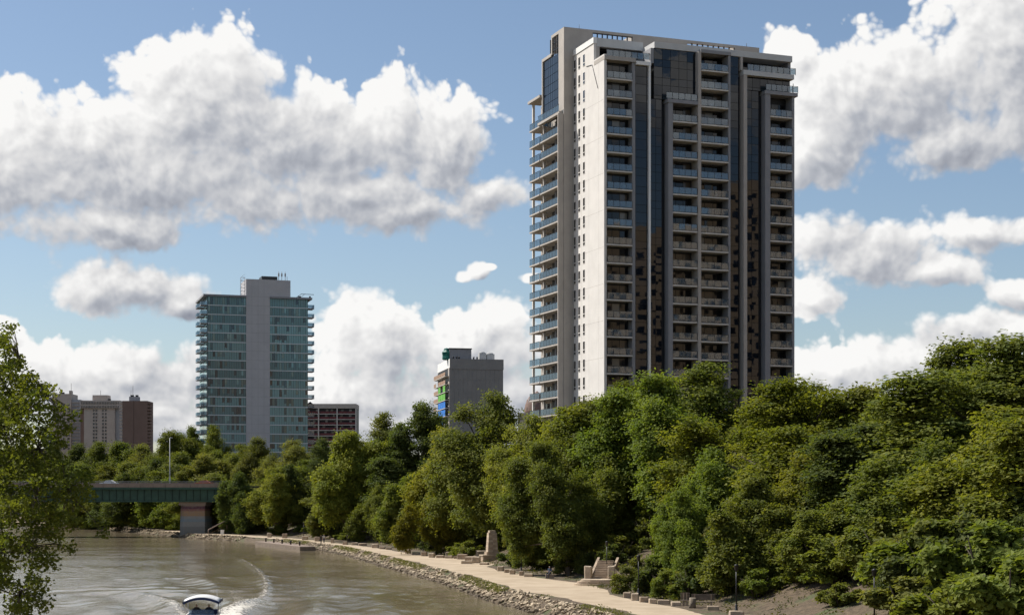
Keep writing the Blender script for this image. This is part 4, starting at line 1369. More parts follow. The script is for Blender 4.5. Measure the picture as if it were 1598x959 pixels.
# ------------------------------------------------------------------ far apartment blocks
M['far_pale'] = mat('pale_brick', (0.40, 0.35, 0.31), 0.9, 0.06, 0.15)
M['far_grey'] = mat('far_grey', (0.30, 0.31, 0.33), 0.9, 0.08, 0.15)
M['far_brown'] = mat('brown_brick', (0.17, 0.115, 0.095), 0.9, 0.06, 0.15)
DB = 1300.0
def bx_(px): return (px - CX) / F * DB
def bz_(py): return CAMH + (HY - py) / F * DB
FH = 5.17 / F * DB


def far_windows(parent, xs, ztop, n, w, h, y=-0.12):
    U = U_WIN
    for k in range(n):
        for x in xs:
            link_mesh('window', U, parent, (x, y, ztop - FH * k), None, (w, .2, h))


B1 = empty('pale_slab_block', (bx_(82), DB, 0), 0)
tag(B1, 'pale slab apartment block with a blue grey balcony wing, masts on its roof', 'apartment block')
x1 = bx_(111) - bx_(82)
box('wall', M['far_pale'], B1, 0, x1, 0, 20, 8, bz_(614))
box('side_wing', M['far_grey'], B1, x1 + .05, bx_(124) - bx_(82), 1.5, 20, 8, bz_(623))
box('low_wing', M['far_grey'], B1, bx_(67) - bx_(82), -0.05, 1.5, 18, 8, bz_(668))
box('lift_tower', M['far_pale'], B1, bx_(108) - bx_(82), bx_(110.6) - bx_(82), -.4, 6, bz_(614), bz_(609))
far_windows(B1, [bx_(p) - bx_(82) for p in (90, 100, 107)], bz_(632), 14, 1.7, 1.5)
for k in range(22): box('balcony', M['far_pale'], B1, x1 + .5, bx_(124) - bx_(82), .2, 1.4, bz_(628) - FH * k, bz_(628) - FH * k + .5)
q = MB()
for p, t_ in ((82, 600), (108, 597)): q.tube([(bx_(p) - bx_(82) + .5, 4, bz_(614)), (bx_(p) - bx_(82) + .5, 4, bz_(t_))], .15, 5)
q.box(5, 8, 4, 6, bz_(614), bz_(611)); q.build('roof_mast', M['dark_metal'], B1)

B2 = empty('beige_slab_block', (bx_(131) * (DB - 30) / DB, DB - 30, 0), 0)
tag(B2, 'beige apartment block with crenellated top floors and rows of small windows', 'apartment block')
def b2(p): return bx_(p) - bx_(131)
box('wall', M['far_pale'], B2, 0, b2(178), 0, 22, 8, bz_(640))
box('top_floors', M['far_pale'], B2, b2(126), b2(186), -1.2, 22, bz_(640), bz_(628))
box('wing', M['far_grey'], B2, b2(178) + .05, b2(187), 2, 20, 8, bz_(640))
box('wing', M['far_brown'], B2, b2(124.5), -.05, 2, 20, 8, bz_(640))
box('roof_house', M['far_pale'], B2, b2(143), b2(166), 2, 12, bz_(628), bz_(619.5))
far_windows(B2, [b2(p) for p in (146, 150, 160, 164.3)], bz_(643), 10, 1.25, 1.6)
for zc in (bz_(632), bz_(638)):
    for i in range(24): link_mesh('window', U_WIN, B2, (b2(127) + (b2(185) - b2(127)) * (i + .5) / 24, -1.3, zc), None, (.62, .3, 2.0))
q = MB().tube([(b2(154), 5, bz_(620)), (b2(154), 5, bz_(612))], .15, 5).box(b2(167), b2(170), 3, 5, bz_(628), bz_(625)); q.build('roof_mast', M['dark_metal'], B2)

B3 = empty('brown_brick_block', (bx_(191) * (DB - 60) / DB, DB - 60, 0), 0)
tag(B3, 'brown brick apartment block with balconies notched along its edges', 'apartment block')
def b3(p): return (bx_(p) - bx_(191)) * (DB - 60) / DB
def b3z(py): return CAMH + (HY - py) / F * (DB - 60)
box('wall', M['far_brown'], B3, 0, b3(208.5), 0, 20, 8, b3z(625)); box('wall', M['far_brown'], B3, b3(209), b3(230), 0, 20, 8, b3z(625))
for k in range(20):
    z = b3z(628) - FH * .95 * k
    box('balcony', M['far_brown'], B3, b3(230) + .02, b3(234), 0, 10, z - .9, z + .4)
    box('balcony', M['far_pale'], B3, b3(186), -.02, 0.2, 10, z - .9, z + .4)
box('wing', M['far_grey'], B3, b3(186), b3(191) - .1, 10.2, 18, 8, b3z(628))
box('roof_house', M['far_grey'], B3, b3(200), b3(214), 3, 10, b3z(625), b3z(618))
q = MB().tube([(b3(205), 5, b3z(618)), (b3(205), 5, b3z(601))], .16, 5).tube([(b3(202), 5, b3z(618)), (b3(202), 5, b3z(607))], .12, 5)
q.box(b3(202), b3(207), 3, 5, b3z(618), b3z(615.5)).box(b3(210), b3(214), 3, 5, b3z(618), b3z(615.5)); q.build('roof_mast', M['dark_metal'], B3)

# ------------------------------------------------------------------ dome just showing beside the tower
DM = empty('domed_building', (wp(832, 640, 430).x, 430, 8), 0)
tag(DM, 'small stone building with a ribbed grey dome beside the side balconies', 'building')
zd = wp(826, 645, 430).z - 8
box('wall', M['beige'], DM, -4, 6, -4, 4, 0, zd)
q = MB().lathe([(3.3, 0), (3.3, .8), (3.1, 2.2), (2.6, 3.6), (1.8, 4.7), (.7, 5.3), (.15, 5.9)], 20, c=(1.0, 0, zd)); q.build('dome', M['far_brown'], DM)
q = MB()
for k in range(10):
    a = k * .628
    q.tube([(1 + 3.32 * math.cos(a), 3.32 * math.sin(a), zd + .8), (1 + 2.65 * math.cos(a), 2.65 * math.sin(a), zd + 3.6), (1 + .7 * math.cos(a), .7 * math.sin(a), zd + 5.35)], .1, 4)
q.build('dome_rib', M['far_grey'], DM)

# ------------------------------------------------------------------ tan apartment block out of frame, seen mirrored in the tower glass
TB = empty('tan_block', (103, 162, 0), R(47))
tag(TB, 'tan apartment block facing the dark tower, seen mirrored in its glass', 'apartment block')
M['tan'] = mat('tan_brick', (0.42, 0.32, 0.215), 0.9, 0.08, 0.3)
tw_ = MB().box(-6, 33, 0, 16, 8, 72).box(33, 66, 0.5, 16, 8, 83)
tw_.build('wall', M['tan'], TB)
for k in range(21):
    zt = 79.5 - 3.05 * k
    for i in range(23):
        x = -5.2 + 3.1 * i
        if zt > 70 and x < 33: continue
        link_mesh('window', U_WIN, TB, (x + .9, 16.0, zt - .8), None, (1.8, .12, 1.6))
# ------------------------------------------------------------------ green girder bridge
BY = 406.0
def bX(px): return (px - CX) / F * BY
def bZ(py): return CAMH + (HY - py) / F * BY
M['bridge_green'] = mat('bridge_green', (0.030, 0.072, 0.050), 0.55, 0.2, 0.5, streak=0.35)
M['bridge_dark'] = mat('bridge_dark_green', (0.016, 0.034, 0.024), 0.6, 0.15, 0.5)
M['parapet'] = mat('parapet_concrete', (0.24, 0.185, 0.15), 0.9, 0.12, 0.8, streak=0.25)
BR = empty('girder_bridge', (bX(300), BY, 0), 0)
tag(BR, 'dark green steel girder bridge on a painted concrete pier over the river', 'bridge')
ox = bX(300)
L0, L1 = bX(-420) - ox, bX(356) - ox
zb, zt_ = bZ(782), bZ(760)
box('girder', M['bridge_dark'], BR, L0, L1, 0.25, 0.5, zb, zt_)
box('rear_girder', M['bridge_dark'], BR, L0, L1, 12.0, 12.4, zb, zt_)
npan = int((L1 - L0) / 1.72)
for i in range(npan):
    x = L0 + (L1 - L0) * i / npan
    box('girder_panel', M['bridge_green'], BR, x + .04, x + (L1 - L0) / npan - .04, 0.16 + .02 * random.random(), 0.25, zb + .25, zt_ - .55)
st_me = MB().box(-.05, .05, -0.02, .155, zb + .25, zt_ - .56).mesh('stiffener', M['bridge_dark'])
for i in range(npan + 1): link_mesh('stiffener', st_me, BR, (L0 + (L1 - L0) * i / npan, 0, 0))
box('bottom_flange', M['bridge_green'], BR, L0, L1, -0.1, .7, zb - .12, zb + .2)
box('top_flange', M['bridge_green'], BR, L0, L1, -0.55, .9, zt_ - .5, zt_ + .02)
box('deck', M['asphalt'], BR, L0, L1 + 12, -0.3, 13, zt_ + .021, zt_ + .35)
pz = zt_ + .351
for i in range(40):
    x = L0 + (L1 - L0) * i / 40
    box('parapet_panel', M['parapet'], BR, x + .03, x + (L1 - L0) / 40 - .03, -0.5, -0.31, zt_ + .022, pz + .62)
hr = MB(); hr.tube([(L0, -.4, pz + 1.15), (L1, -.4, pz + 1.15)], .06, 6).tube([(L0, -.4, pz + .9), (L1, -.4, pz + .9)], .04, 5)
for i in range(60):
    x = L0 + (L1 - L0) * i / 60
    hr.box(x - .04, x + .04, -.44, -.36, pz + .6, pz + 1.13)
hr.build('handrail', M['pillar'], BR)
box('rear_parapet', M['parapet'], BR, L0, L1, 12.7, 12.95, zt_ + .36, pz + .95)
# pier: tapered shaft with a cutwater nose, painted in bands
def pier_mat():
    m = bpy.data.materials.new('painted_pier'); m.use_nodes = True
    t = m.node_tree; g = G(t); b = t.nodes['Principled BSDF']
    P = g.n('ShaderNodeTexCoord').outputs['Object']
    z = g.m('ADD', g.xyz(P)[2], g.m('MULTIPLY', g.m('SUBTRACT', g.noise(P, 0.6, 4), 0.5), 0.25))
    rp = g.n('ShaderNodeValToRGB'); rp.color_ramp.interpolation = 'CONSTANT'
    e = rp.color_ramp.elements
    cols = [(0.0, (.20, .19, .17)), (.30, (.26, .25, .23)), (.44, (.20, .24, .26)), (.52, (.25, .245, .235)), (.60, (.33, .21, .12)), (.74, (.24, .10, .08)), (.80, (.11, .045, .06)), (.88, (.29, .22, .185))]
    e[0].position, e[0].color = cols[0][0], cols[0][1] + (1,)
    e[1].position, e[1].color = cols[1][0], cols[1][1] + (1,)
    for p_, c_ in cols[2:]:
        q = e.new(p_); q.color = c_ + (1,)
    g.put(rp.inputs[0], g.m('DIVIDE', z, zb - .12))
    c = g.mix(g.m('MULTIPLY', g.maprange(g.noise(P, 1.5, 6, .7), .4, .7), .5), rp.outputs[0], (.22, .20, .18, 1))
    t.links.new(c, b.inputs['Base Color']); b.inputs['Roughness'].default_value = .9
    return m
pw = bX(320) - bX(281)
pr = MB()
a0, a1 = bX(280) - ox, bX(319) - ox
o0 = [(a0 - .5, 2.5), (a0 + 1.0, .6), (a1, .6), (a1 + .3, 2.5), (a1 + .3, 10), (a0 - .5, 10)]
o1 = [(a0 - .1, 2.2), (a0 + .9, .9), (a1 - .1, .9), (a1, 2.2), (a1, 9.6), (a0 - .1, 9.6)]
n = 6
pr.add([(x, y, -1.5) for x, y in o0] + [(x, y, zb - .9) for x, y in o1], [tuple(range(n))[::-1], tuple(range(n, 2 * n))] + [(k, (k + 1) % n, n + (k + 1) % n, n + k) for k in range(n)])
pr.box(a0 - .3, a1 + .2, .7, 10, zb - .899, zb - .13)
pr.build('pier', pier_mat(), BR)
# second pier hidden behind the overhanging branches
pr.build('pier', pier_mat(), BR).location = (-62, 0, 0)
BY2 = BY + 9
mast = empty('bridge_lamp_mast', (bX(265) * (BY2 / BY), BY2, zt_ + .35), 0)
tag(mast, 'slender grey lamp mast standing on the green bridge', 'lamp post')
zm = wp(265, 683, BY2).z - (zt_ + .35)
MB().tube([(0, 0, 0), (0, 0, zm * .5), (0, 0, zm)], [.17, .12, .08], 8).build('pole', M['fascia'], mast)
MB().tube([(0, 0, zm - .1), (0, 1.2, zm + .2), (0, 2.2, zm + .15)], .05, 6).box(-.15, .15, 2.0, 2.9, zm + .08, zm + .22).build('lamp_arm', M['fascia'], mast)
MB().box(-.2, .2, -.15, .15, 1.2, 2.2).build('control_box', M['fascia'], mast)


# cars crossing the bridge, roofs above the parapet
def car(px, color, label, yo=4.0):
    c = empty('car', (bX(px) * ((BY + yo) / BY), BY + yo, zt_ + .352), 0)
    tag(c, label, 'car', 'cars crossing the bridge')
    mt = mat('paint_' + label[:5].strip(), color, .3, .03, 1, spec=.6)
    L, Wd = 4.5, 1.8
    side = [(-2.25, .35), (-2.2, .75), (-1.9, .88), (-1.2, .95), (-.55, 1.42), (.7, 1.46), (1.5, 1.0), (2.15, .9), (2.25, .6), (2.2, .32)]
    m = MB(); n = len(side)
    m.add([(x, -Wd / 2 + (.12 if z > 1.2 else 0), z) for x, z in side] + [(x, Wd / 2 - (.12 if z > 1.2 else 0), z) for x, z in side],
          [tuple(range(n)), tuple(range(n, 2 * n))[::-1]] + [(k, n + k, n + (k + 1) % n, (k + 1) % n) for k in range(n)])
    m.build('body', mt, c)
    MB().add([(-1.05, -.86, .98), (-.5, -.80, 1.36), (.65, -.80, 1.4), (1.3, -.86, 1.02)], [(0, 3, 2, 1)]).build('side_window', G_WIN, c)
    for x in (-1.4, 1.4):
        for y in (-.82, .82):
            w = MB().tube([(x, y - .1, .33), (x, y + .1, .33)], .33, 14).build('wheel', M['rail'], c)
            MB().tube([(x, y - .12, .33), (x, y + .12, .33)], .19, 10).build('rim', M['fascia'], w)
car(170, (.7, .7, .68), 'white car on the green bridge beside the overhanging branches', 3.0)
car(318, (.45, .12, .06), 'orange red car at the tree shaded end of the green bridge', 3.2)

# ------------------------------------------------------------------ stone along the path
M['lime'] = mat('limestone', (0.40, 0.32, 0.235), 0.9, 0.22, 1.2, 0.5, 8, streak=0.15)
M['lime2'] = mat('weathered_limestone', (0.33, 0.255, 0.185), 0.92, 0.25, 1.0, 0.5, 8, streak=0.2)


def rough_block(name, w, dpt, h, material, seed):
    """a quarried block: bevelled, with knocked-about corners"""
    bm = bmesh.new()
    bmesh.ops.create_cube(bm, size=1.0)
    r = random.Random(seed)
    for v in bm.verts: v.co = Vector((v.co.x * w, v.co.y * dpt, (v.co.z + .5) * h))
    bmesh.ops.bevel(bm, geom=bm.edges[:], offset=min(w, dpt, h) * .12, segments=1, affect='EDGES')
    for v in bm.verts: v.co += Vector((r.uniform(-1, 1), r.uniform(-1, 1), r.uniform(-1, 1))) * .05 * min(w, dpt, h, .8)
    me = bpy.data.meshes.new(name); bm.to_mesh(me); bm.free()
    me.materials.append(material)
    return me


BLOCKS = [(417, 423, 838, 7), (440, 448, 839, 7), (471, 480, 842, 6), (491, 499, 844, 7), (516, 521, 847, 8), (535, 542, 849.5, 5), (548, 558, 850, 4), (560, 572, 851, 4), (580, 591, 854.5, 6),
          (592, 601, 856, 3.5), (602, 611, 857, 3.5), (632, 641, 863, 6), (643, 656, 865, 4), (657, 666, 867, 7), (669, 678, 869.5, 7), (681, 693, 870, 4.2), (694, 706, 870.5, 4),
          (708, 722, 871, 4), (776, 786, 890.5, 7.5), (787, 799, 893, 5.5), (795, 804, 895.5, 7), (810, 817, 897.5, 7), (818, 832, 899.5, 5),
          (973, 985, 932, 8), (986, 997.5, 936.5, 11), (998.5, 1012, 939, 8), (1013, 1025, 941, 7), (1027, 1046, 942, 6.5), (1048, 1063, 944.5, 6), (1104, 1123, 951.5, 6), (1139, 1161, 962, 9), (1163, 1185, 968, 8)]
for k, (xa, xb, yb, hp) in enumerate(BLOCKS):
    pa, pb = gp(xa, yb), gp(xb, yb)
    sc = F / pa.y
    w = (pb - pa).length; h = hp / sc
    me = rough_block('stone_block', w, random.uniform(.55, .8), h + .06, (M['lime'], M['lime2'])[k % 2], k)
    o = link_mesh('stone_block', me, None, ((pa.x + pb.x) / 2, pa.y + .35, PATH_Z - .05), (0, 0, random.uniform(-.25, .05)))
    place = ('beside the boat dock' if xb < 500 else 'at the bend of the path past the dock' if xb < 625 else 'on the path edge before the pillar monument' if xb < 725
             else 'between the pillar monument and the curved steps' if xb < 850 else 'on the path edge from the curved steps to the wooden bench' if xb < 1070 else 'past the wooden bench, by a lamp post')
    shape = 'tall squared' if h / w > .62 else 'long low' if w > 1.3 else 'rough low'
    tag(o, '%s limestone block %s' % (shape, place), 'stone block', 'limestone blocks ' + place)

# pillar monument on its plinth
pm = gp(770, 876)
MO = empty('pillar_monument', (pm.x, pm.y + .6, PATH_Z), R(14))
tag(MO, 'tapered stone pillar on a low walled plinth beside the path', 'monument')
s = pm.y / F
pl = MB().box(-1.5, 1.55, -.1, 1.9, 0, .80).build('plinth', M['lime2'], MO)
MB().box(-1.6, 1.65, -.2, 2.0, .805, .95).build('plinth_cap', M['lime'], pl)
w0, w1, z0_, z1_ = .74, .56, 1.35, 4.05
rows_ = 8
MB().box(-.9, .9, -.0 + .15, 1.75, .955, 1.35).build('pillar_base', M['lime2'], MO)
for k in range(rows_):
    za, zb_ = z0_ + (z1_ - z0_) * k / rows_, z0_ + (z1_ - z0_) * (k + 1) / rows_ - .02
    wa = w0 + (w1 - w0) * k / rows_; wb = w0 + (w1 - w0) * (k + 1) / rows_
    n = 2
    for i in range(n):
        xa, xb = -wa + 2 * wa * i / n + .008, -wa + 2 * wa * (i + 1) / n - .008
        q = .95
        MB().add([(xa, q - wa, za), (xb, q - wa, za), (xb, q + wa, za), (xa, q + wa, za), (xa * wb / wa, q - wb, zb_), (xb * wb / wa, q - wb, zb_), (xb * wb / wa, q + wb, zb_), (xa * wb / wa, q + wb, zb_)],
                 [(0, 3, 2, 1), (4, 5, 6, 7), (0, 1, 5, 4), (1, 2, 6, 5), (2, 3, 7, 6), (3, 0, 4, 7)]).build('course_block', (M['lime'], M['lime2'])[(k + i) % 2], MO)
MB().box(-.42, .42, .5, 1.4, z1_, z1_ + .28).build('pillar_top', M['lime'], MO)
for k, (px, py, w, h, dz) in enumerate([(728, 879, 1.5, .45, 0), (735, 876, 1.6, .8, 0), (743, 878, 1.2, .95, 0), (722, 872, 1.5, .8, 0), (716, 868.5, 1.7, .9, 0), (735, 869, 2.0, 1.1, 0), (750, 871, 1.4, 1.25, 0), (756, 880.5, 1.1, .3, 0), (792, 878, .8, .9, 0), (797, 876, 1.0, .7, 0), (704, 867, 1.6, .7, 0)]):
    p = gp(px, py)
    o = link_mesh('boulder_step', rough_block('boulder_step', w, 1.0, h, (M['lime'], M['lime2'])[k % 2], 90 + k), None, (p.x, p.y + .4, PATH_Z - .05), (0, 0, random.uniform(-.4, .4)))
    tag(o, ('flat ledge stone piled beside the pillar monument' if h < .6 else 'squared ledge stone stacked around the pillar monument'), 'stone', 'ledge stones around the monument')

# curved steps with end piers and the stair up the bank
cs = gp(932, 914)
CS = empty('curved_steps', (cs.x, cs.y + 1.6, PATH_Z), R(-12))
tag(CS, 'three curved limestone steps with stone piers at the foot of a stair', 'steps')
def arc(r_, n=18): return [(-r_ * math.cos(math.pi * k / n) * 1.0, -r_ * math.sin(math.pi * k / n) * .55) for k in range(n + 1)]
for k, r_ in enumerate((2.35, 2.0, 1.6)):
    MB().prism(arc(r_) + [(r_, 2.2), (-r_, 2.2)], .2 * k + .004 * (k > 0), .2 * (k + 1)).build('step', (M['lime'], M['lime2'])[k % 2], CS)
def pier_(x, y, w, h, name='end_pier'):
    me = rough_block(name, w, w, h, M['lime'], int(abs(x * 10)) + 3)
    return link_mesh(name, me, CS, (x, y, .0))
pier_(-1.15, 1.9, .75, 1.9); pier_(1.35, 1.5, .75, 1.95)
MB().add([(1.7, 1.2, 0), (3.2, .5, 0), (3.2, .85, 0), (1.7, 1.55, 0), (1.7, 1.2, 1.75), (3.2, .5, .3), (3.2, .85, .3), (1.7, 1.55, 1.75)],
         [(0, 3, 2, 1), (4, 5, 6, 7), (0, 1, 5, 4), (1, 2, 6, 5), (2, 3, 7, 6), (3, 0, 4, 7)]).build('wing_wall', M['lime'], CS)
for k in range(10):
    MB().box(-.75, .95, 2.25 + .36 * k, 2.6 + .36 * k, .0, .62 + .17 * (k + 1)).build('stair_tread', M['lime2'], CS)
for x in (-1.05, 1.0):
    MB().add([(x, 2.3, 0), (x + .25, 2.3, 0), (x + .25, 7.4, 0), (x, 7.4, 0), (x, 2.3, 1.0), (x + .25, 2.3, 1.0), (x + .25, 7.4, 2.6), (x, 7.4, 2.6)],
             [(0, 3, 2, 1), (4, 5, 6, 7), (0, 1, 5, 4), (1, 2, 6, 5), (2, 3, 7, 6), (3, 0, 4, 7)]).build('stair_wall', M['lime2'], CS)

# benches
M['wood'] = mat('grey_timber', (0.16, 0.125, 0.095), 0.85, 0.25, 1.5, 0.4, 12)


def bench(px, py, w, label, timber=True, rz=0.0):
    p = gp(px, py)
    b_ = empty('bench', (p.x, p.y + .5, PATH_Z), rz)
    tag(b_, label, 'bench')
    mt = M['wood'] if timber else M['lime']
    for k in range(3): MB().box(-w / 2, w / 2, -.28 + .2 * k, -.10 + .2 * k, .40, .46).build('seat_slat', mt, b_)
    for k in range(3): MB().box(-w / 2, w / 2, .34, .40, .55 + .17 * k, .70 + .17 * k).build('back_slat', mt, b_)
    for x in (-w / 2 + .2, w / 2 - .35):
        MB().box(x, x + .16, -.25, .33, 0, .395).box(x + .03, x + .13, .28, .335, .395, 1.05).build('support', M['lime2'] if timber else M['lime'], b_)
    return b_
bench(1098, 947, 1.9, 'weathered timber bench beside an upright log stump on the path', True, -.12)
bench(1070, 944.5, .8, 'short timber bench end on the far side of the log stump', True, -.12)
bench(970, 922, 1.1, 'pale stone bench beside the curved steps', False, -.1)
p = gp(1081, 948)
lg = MB().tube([(0, 0, 0), (0, .02, .4), (.02, 0, .85)], [.30, .27, .28], 12).build('log_stump', M['pale_bark'], None, (p.x, p.y + .15, PATH_Z - .03)); tag(lg, 'upright weathered log stump between the timber bench halves', 'log')

# lamp posts
def lamp_post(px, py, h, label, z=PATH_Z):
    p = gp(px, py, z)
    l = empty('lamp_post', (p.x, p.y, z), 0)
    tag(l, label, 'lamp post', 'black lamp posts along the path')
    MB().lathe([(.17, 0), (.17, .12), (.11, .2), (.09, .55), (.06, .62)], 10).build('base', M['rail'], l)
    MB().tube([(0, 0, .6), (0, 0, h - .5)], [.055, .045], 8).build('pole', M['rail'], l)
    MB().lathe([(.05, h - .52), (.14, h - .45), (.17, h - .12), (.2, h - .1), (.05, h)], 10).build('lantern', M['rail'], l)
for (px, py, h, lab, z) in [(474, 841, 3.6, 'black lamp post behind the boat dock', 1.1), (660, 863, 3.6, 'black lamp post by the path edge blocks before the monument', 1.1), (813.5, 892, 3.7, 'black lamp post between monument and curved steps', 1.1),
                            (947, 903, 4.0, 'black lamp post at the curved steps pier', 1.4), (996.5, 928, 3.65, 'black lamp post behind the squared path block', 1.1), (1149, 954, 3.7, 'black lamp post past the timber bench', 1.1), (1364.5, 976, 3.7, 'black lamp post below the dark low tree', 1.7)]:
    lamp_post(px, py, h, lab, z)

# boat dock with mooring posts
dk = gp(432, 852, .3)
DK = empty('boat_dock', (0, 0, 0), 0)
da, db = gp(398, 847.5, .35), gp(468, 856, .35)
DK.location = (da.x, da.y, 0); ang = math.atan2(db.y - da.y, db.x - da.x); DK.rotation_euler = (0, 0, ang)
Ld = (db - da).length
tag(DK, 'long dark timber dock at the water with short mooring posts', 'dock')
box('platform', M['wood'], DK, 0, Ld, 0, 3.0, -.8, .75)
for k in range(int(Ld / 1.2)):
    box('deck_plank', M['parapet'], DK, 1.2 * k + .03, 1.2 * k + 1.17, .05, 3.1, .752, .81)
for k in range(5):
    MB().lathe([(.16, 0), (.16, .55), (.22, .58), (.22, .75), (.1, .8)], 10).build('mooring_post', M['dark_metal'], DK, (3.0 + Ld * .75 * k / 4, 1.6, .81))

# sloping rail of the stair by the bridge pier
rl_a, rl_b = wp(325, 826, 398), wp(354, 811, 400)
q = MB().tube([(0, 0, 0), rl_b - rl_a], .14, 6).tube([(0, 0, 0), (0, 0, -1.0)], .1, 6).tube([rl_b - rl_a, rl_b - rl_a + Vector((0, 0, -2.2))], .1, 6)
q.add([Vector((0, .6, -1)), Vector((0, 2.2, -1)), (rl_b - rl_a) + Vector((0, 2.2, -1)), (rl_b - rl_a) + Vector((0, .6, -1))], [(0, 1, 2, 3)])
q = q.build('stair_rail', M['parapet'], None, rl_a); tag(q, 'pale sloping stair rail beside the bridge pier', 'railing')
p = gp(347, 833)
ub = MB().box(-.4, .4, -.3, .3, 0, 1.0).box(-.45, .45, -.35, .35, 1.0, 1.06).build('utility_box', M['coping'], None, (p.x, p.y, PATH_Z)); tag(ub, 'small white utility cabinet near the bridge pier', 'cabinet')

# ------------------------------------------------------------------ people
def skin_body(name, verts, edges, radii, root, mats, zones, loc, rz=0.0, scale=1.0):
    """one continuous figure grown over a posed skeleton; zones pick a material by vertex position"""
    me = bpy.data.meshes.new(name + '_skeleton')
    me.from_pydata([tuple(v) for v in verts], edges, [])
    o = bpy.data.objects.new(name, me); COL.objects.link(o)
    md = o.modifiers.new('skin', 'SKIN'); md.use_smooth_shade = True
    for k, sv in enumerate(me.skin_vertices[0].data):
        sv.radius = radii[k] if hasattr(radii[k], '__len__') else (radii[k], radii[k]); sv.use_root = (k == root)
    sb = o.modifiers.new('sub', 'SUBSURF'); sb.levels = 1; sb.render_levels = 1
    dg = bpy.context.evaluated_depsgraph_get()
    ev = bpy.data.meshes.new_from_object(o.evaluated_get(dg))
    bpy.data.objects.remove(o)
    ev.materials.clear()
    for m_ in mats: ev.materials.append(m_)
    for pl_ in ev.polygons: pl_.material_index = zones(pl_.center); pl_.use_smooth = True
    return link_mesh(name, ev, None, loc, (0, 0, rz), (scale,) * 3)


def cloth(n_, c): return mat(n_, c, .9, .1, 3)
SKIN, HAIR = cloth('skin', (.36, .22, .16)), cloth('hair', (.03, .022, .018))


def standing(loc, rz, top, legs, label, stride=.18, sc=1.0, shoe=(.02, .02, .02)):
    V = [(0, 0, .95), (0, 0, 1.12), (0, 0, 1.30), (0, 0, PATH_Z - .05), (0, .01, 1.53), (0, .02, 1.60), (0, .02, 1.72)]
    Rr = [(.15, .11), (.14, .10), (.16, .11), (.11, .08), .055, .085, .075]
    E = [(0, 1), (1, 2), (2, 3), (3, 4), (4, 5), (5, 6)]
    for sgn in (-1, 1):
        st_ = stride * sgn
        k = len(V)
        V += [(sgn * .09, 0, .86), (sgn * .10, st_ * .6 + .03, .48), (sgn * .10, st_ - .02, .08), (sgn * .11, st_ + .14, .04)]
        Rr += [.10, .068, .045, .04]; E += [(0, k), (k, k + 1), (k + 1, k + 2), (k + 2, k + 3)]
        k = len(V)
        V += [(sgn * .19, 0, 1.40), (sgn * .23, -st_ * .4, 1.12), (sgn * .22, -st_ * .9 + .05, .87), (sgn * .21, -st_ * 1.0 + .08, .78)]
        Rr += [.06, .045, .034, .03]; E += [(3, k), (k, k + 1), (k + 1, k + 2), (k + 2, k + 3)]
    mats = [cloth('top_' + label[:6], top), cloth('trousers_' + label[:6], legs), SKIN, HAIR, cloth('shoes_' + label[:6], shoe)]
    def z_(c):
        if c.z > 1.66 or (c.z > 1.54 and c.y < -.02): return 3
        if c.z > 1.49: return 2
        if abs(c.x) > .17 and c.z < 1.2: return 2
        if c.z > .97: return 0
        return 1 if c.z > .09 else 4
    o = skin_body('person', V, E, Rr, 0, mats, z_, loc, rz, sc)
    return tag(o, label, 'person')


def seated(loc, rz, top, legs, label, sc=1.0, seat=.45, hat=None):
    s_ = seat
    V = [(0, 0, s_ + .12), (0, .02, s_ + .30), (0, .03, s_ + .48), (0, .03, s_ + .62), (0, -.01, s_ + .70), (0, -.03, s_ + .77), (0, -.03, s_ + .89)]
    Rr = [(.16, .13), (.145, .11), (.16, .11), (.11, .08), .055, .085, .075]
    E = [(0, 1), (1, 2), (2, 3), (3, 4), (4, 5), (5, 6)]
    for sgn in (-1, 1):
        k = len(V)
        V += [(sgn * .10, -.05, s_ + .10), (sgn * .13, -.45, s_ + .10), (sgn * .13, -.48, .10), (sgn * .13, -.62, .05)]
        Rr += [.10, .075, .048, .04]; E += [(0, k), (k, k + 1), (k + 1, k + 2), (k + 2, k + 3)]
        k = len(V)
        V += [(sgn * .20, .02, s_ + .57), (sgn * .25, -.03, s_ + .32), (sgn * .15, -.26, s_ + .26), (sgn * .11, -.34, s_ + .25)]
        Rr += [.06, .048, .036, .03]; E += [(3, k), (k, k + 1), (k + 1, k + 2), (k + 2, k + 3)]
    mats = [cloth('top_' + label[:6], top), cloth('trousers_' + label[:6], legs), SKIN, HAIR if hat is None else cloth('cap_' + label[:6], hat)]
    def z_(c):
        if c.z > s_ + .84 or (c.z > s_ + .72 and c.y > .02): return 3
        if c.z > s_ + .67: return 2
        if c.y < -.15 and c.z > s_ + .2: return 2
        return 0 if c.z > s_ + .16 and c.y > -.2 else 1
    return tag(skin_body('person', V, E, Rr, 0, mats, z_, loc, rz, sc), label, 'person')


p = gp(501, 848); standing((p.x, p.y, PATH_Z + .01), R(200), (.03, .03, .035), (.025, .027, .035), 'person in dark jacket and trousers walking on the path past the dock')
p = gp(505.5, 847); standing((p.x, p.y, PATH_Z + .01), R(195), (.55, .52, .48), (.03, .032, .05), 'person in pale top and dark trousers walking beside the dark jacketed walker', sc=1.02)
p = gp(259, 826); standing((p.x, p.y, PATH_Z + .01), R(90), (.08, .06, .05), (.03, .03, .03), 'person in brown walking on the shore below the green bridge')
p = gp(177, 819.5); standing((p.x, p.y, PATH_Z + .01), R(100), (.20, .07, .05), (.03, .03, .03), 'person in dark red on the far sunlit shore')
p = gp(858, 901.5); seated((p.x, p.y + .3, PATH_Z), R(-30), (.05, .07, .11), (.025, .03, .045), 'person in blue grey sitting in the shade left of the curved steps', hat=(.3, .3, .32))
bk = rough_block('seat_stone', .9, .5, .45, M['lime2'], 55)
tag(link_mesh('seat_stone', bk, None, (p.x, p.y + .38, PATH_Z - .01)), 'low shaded stone under the person sitting in blue grey', 'stone')
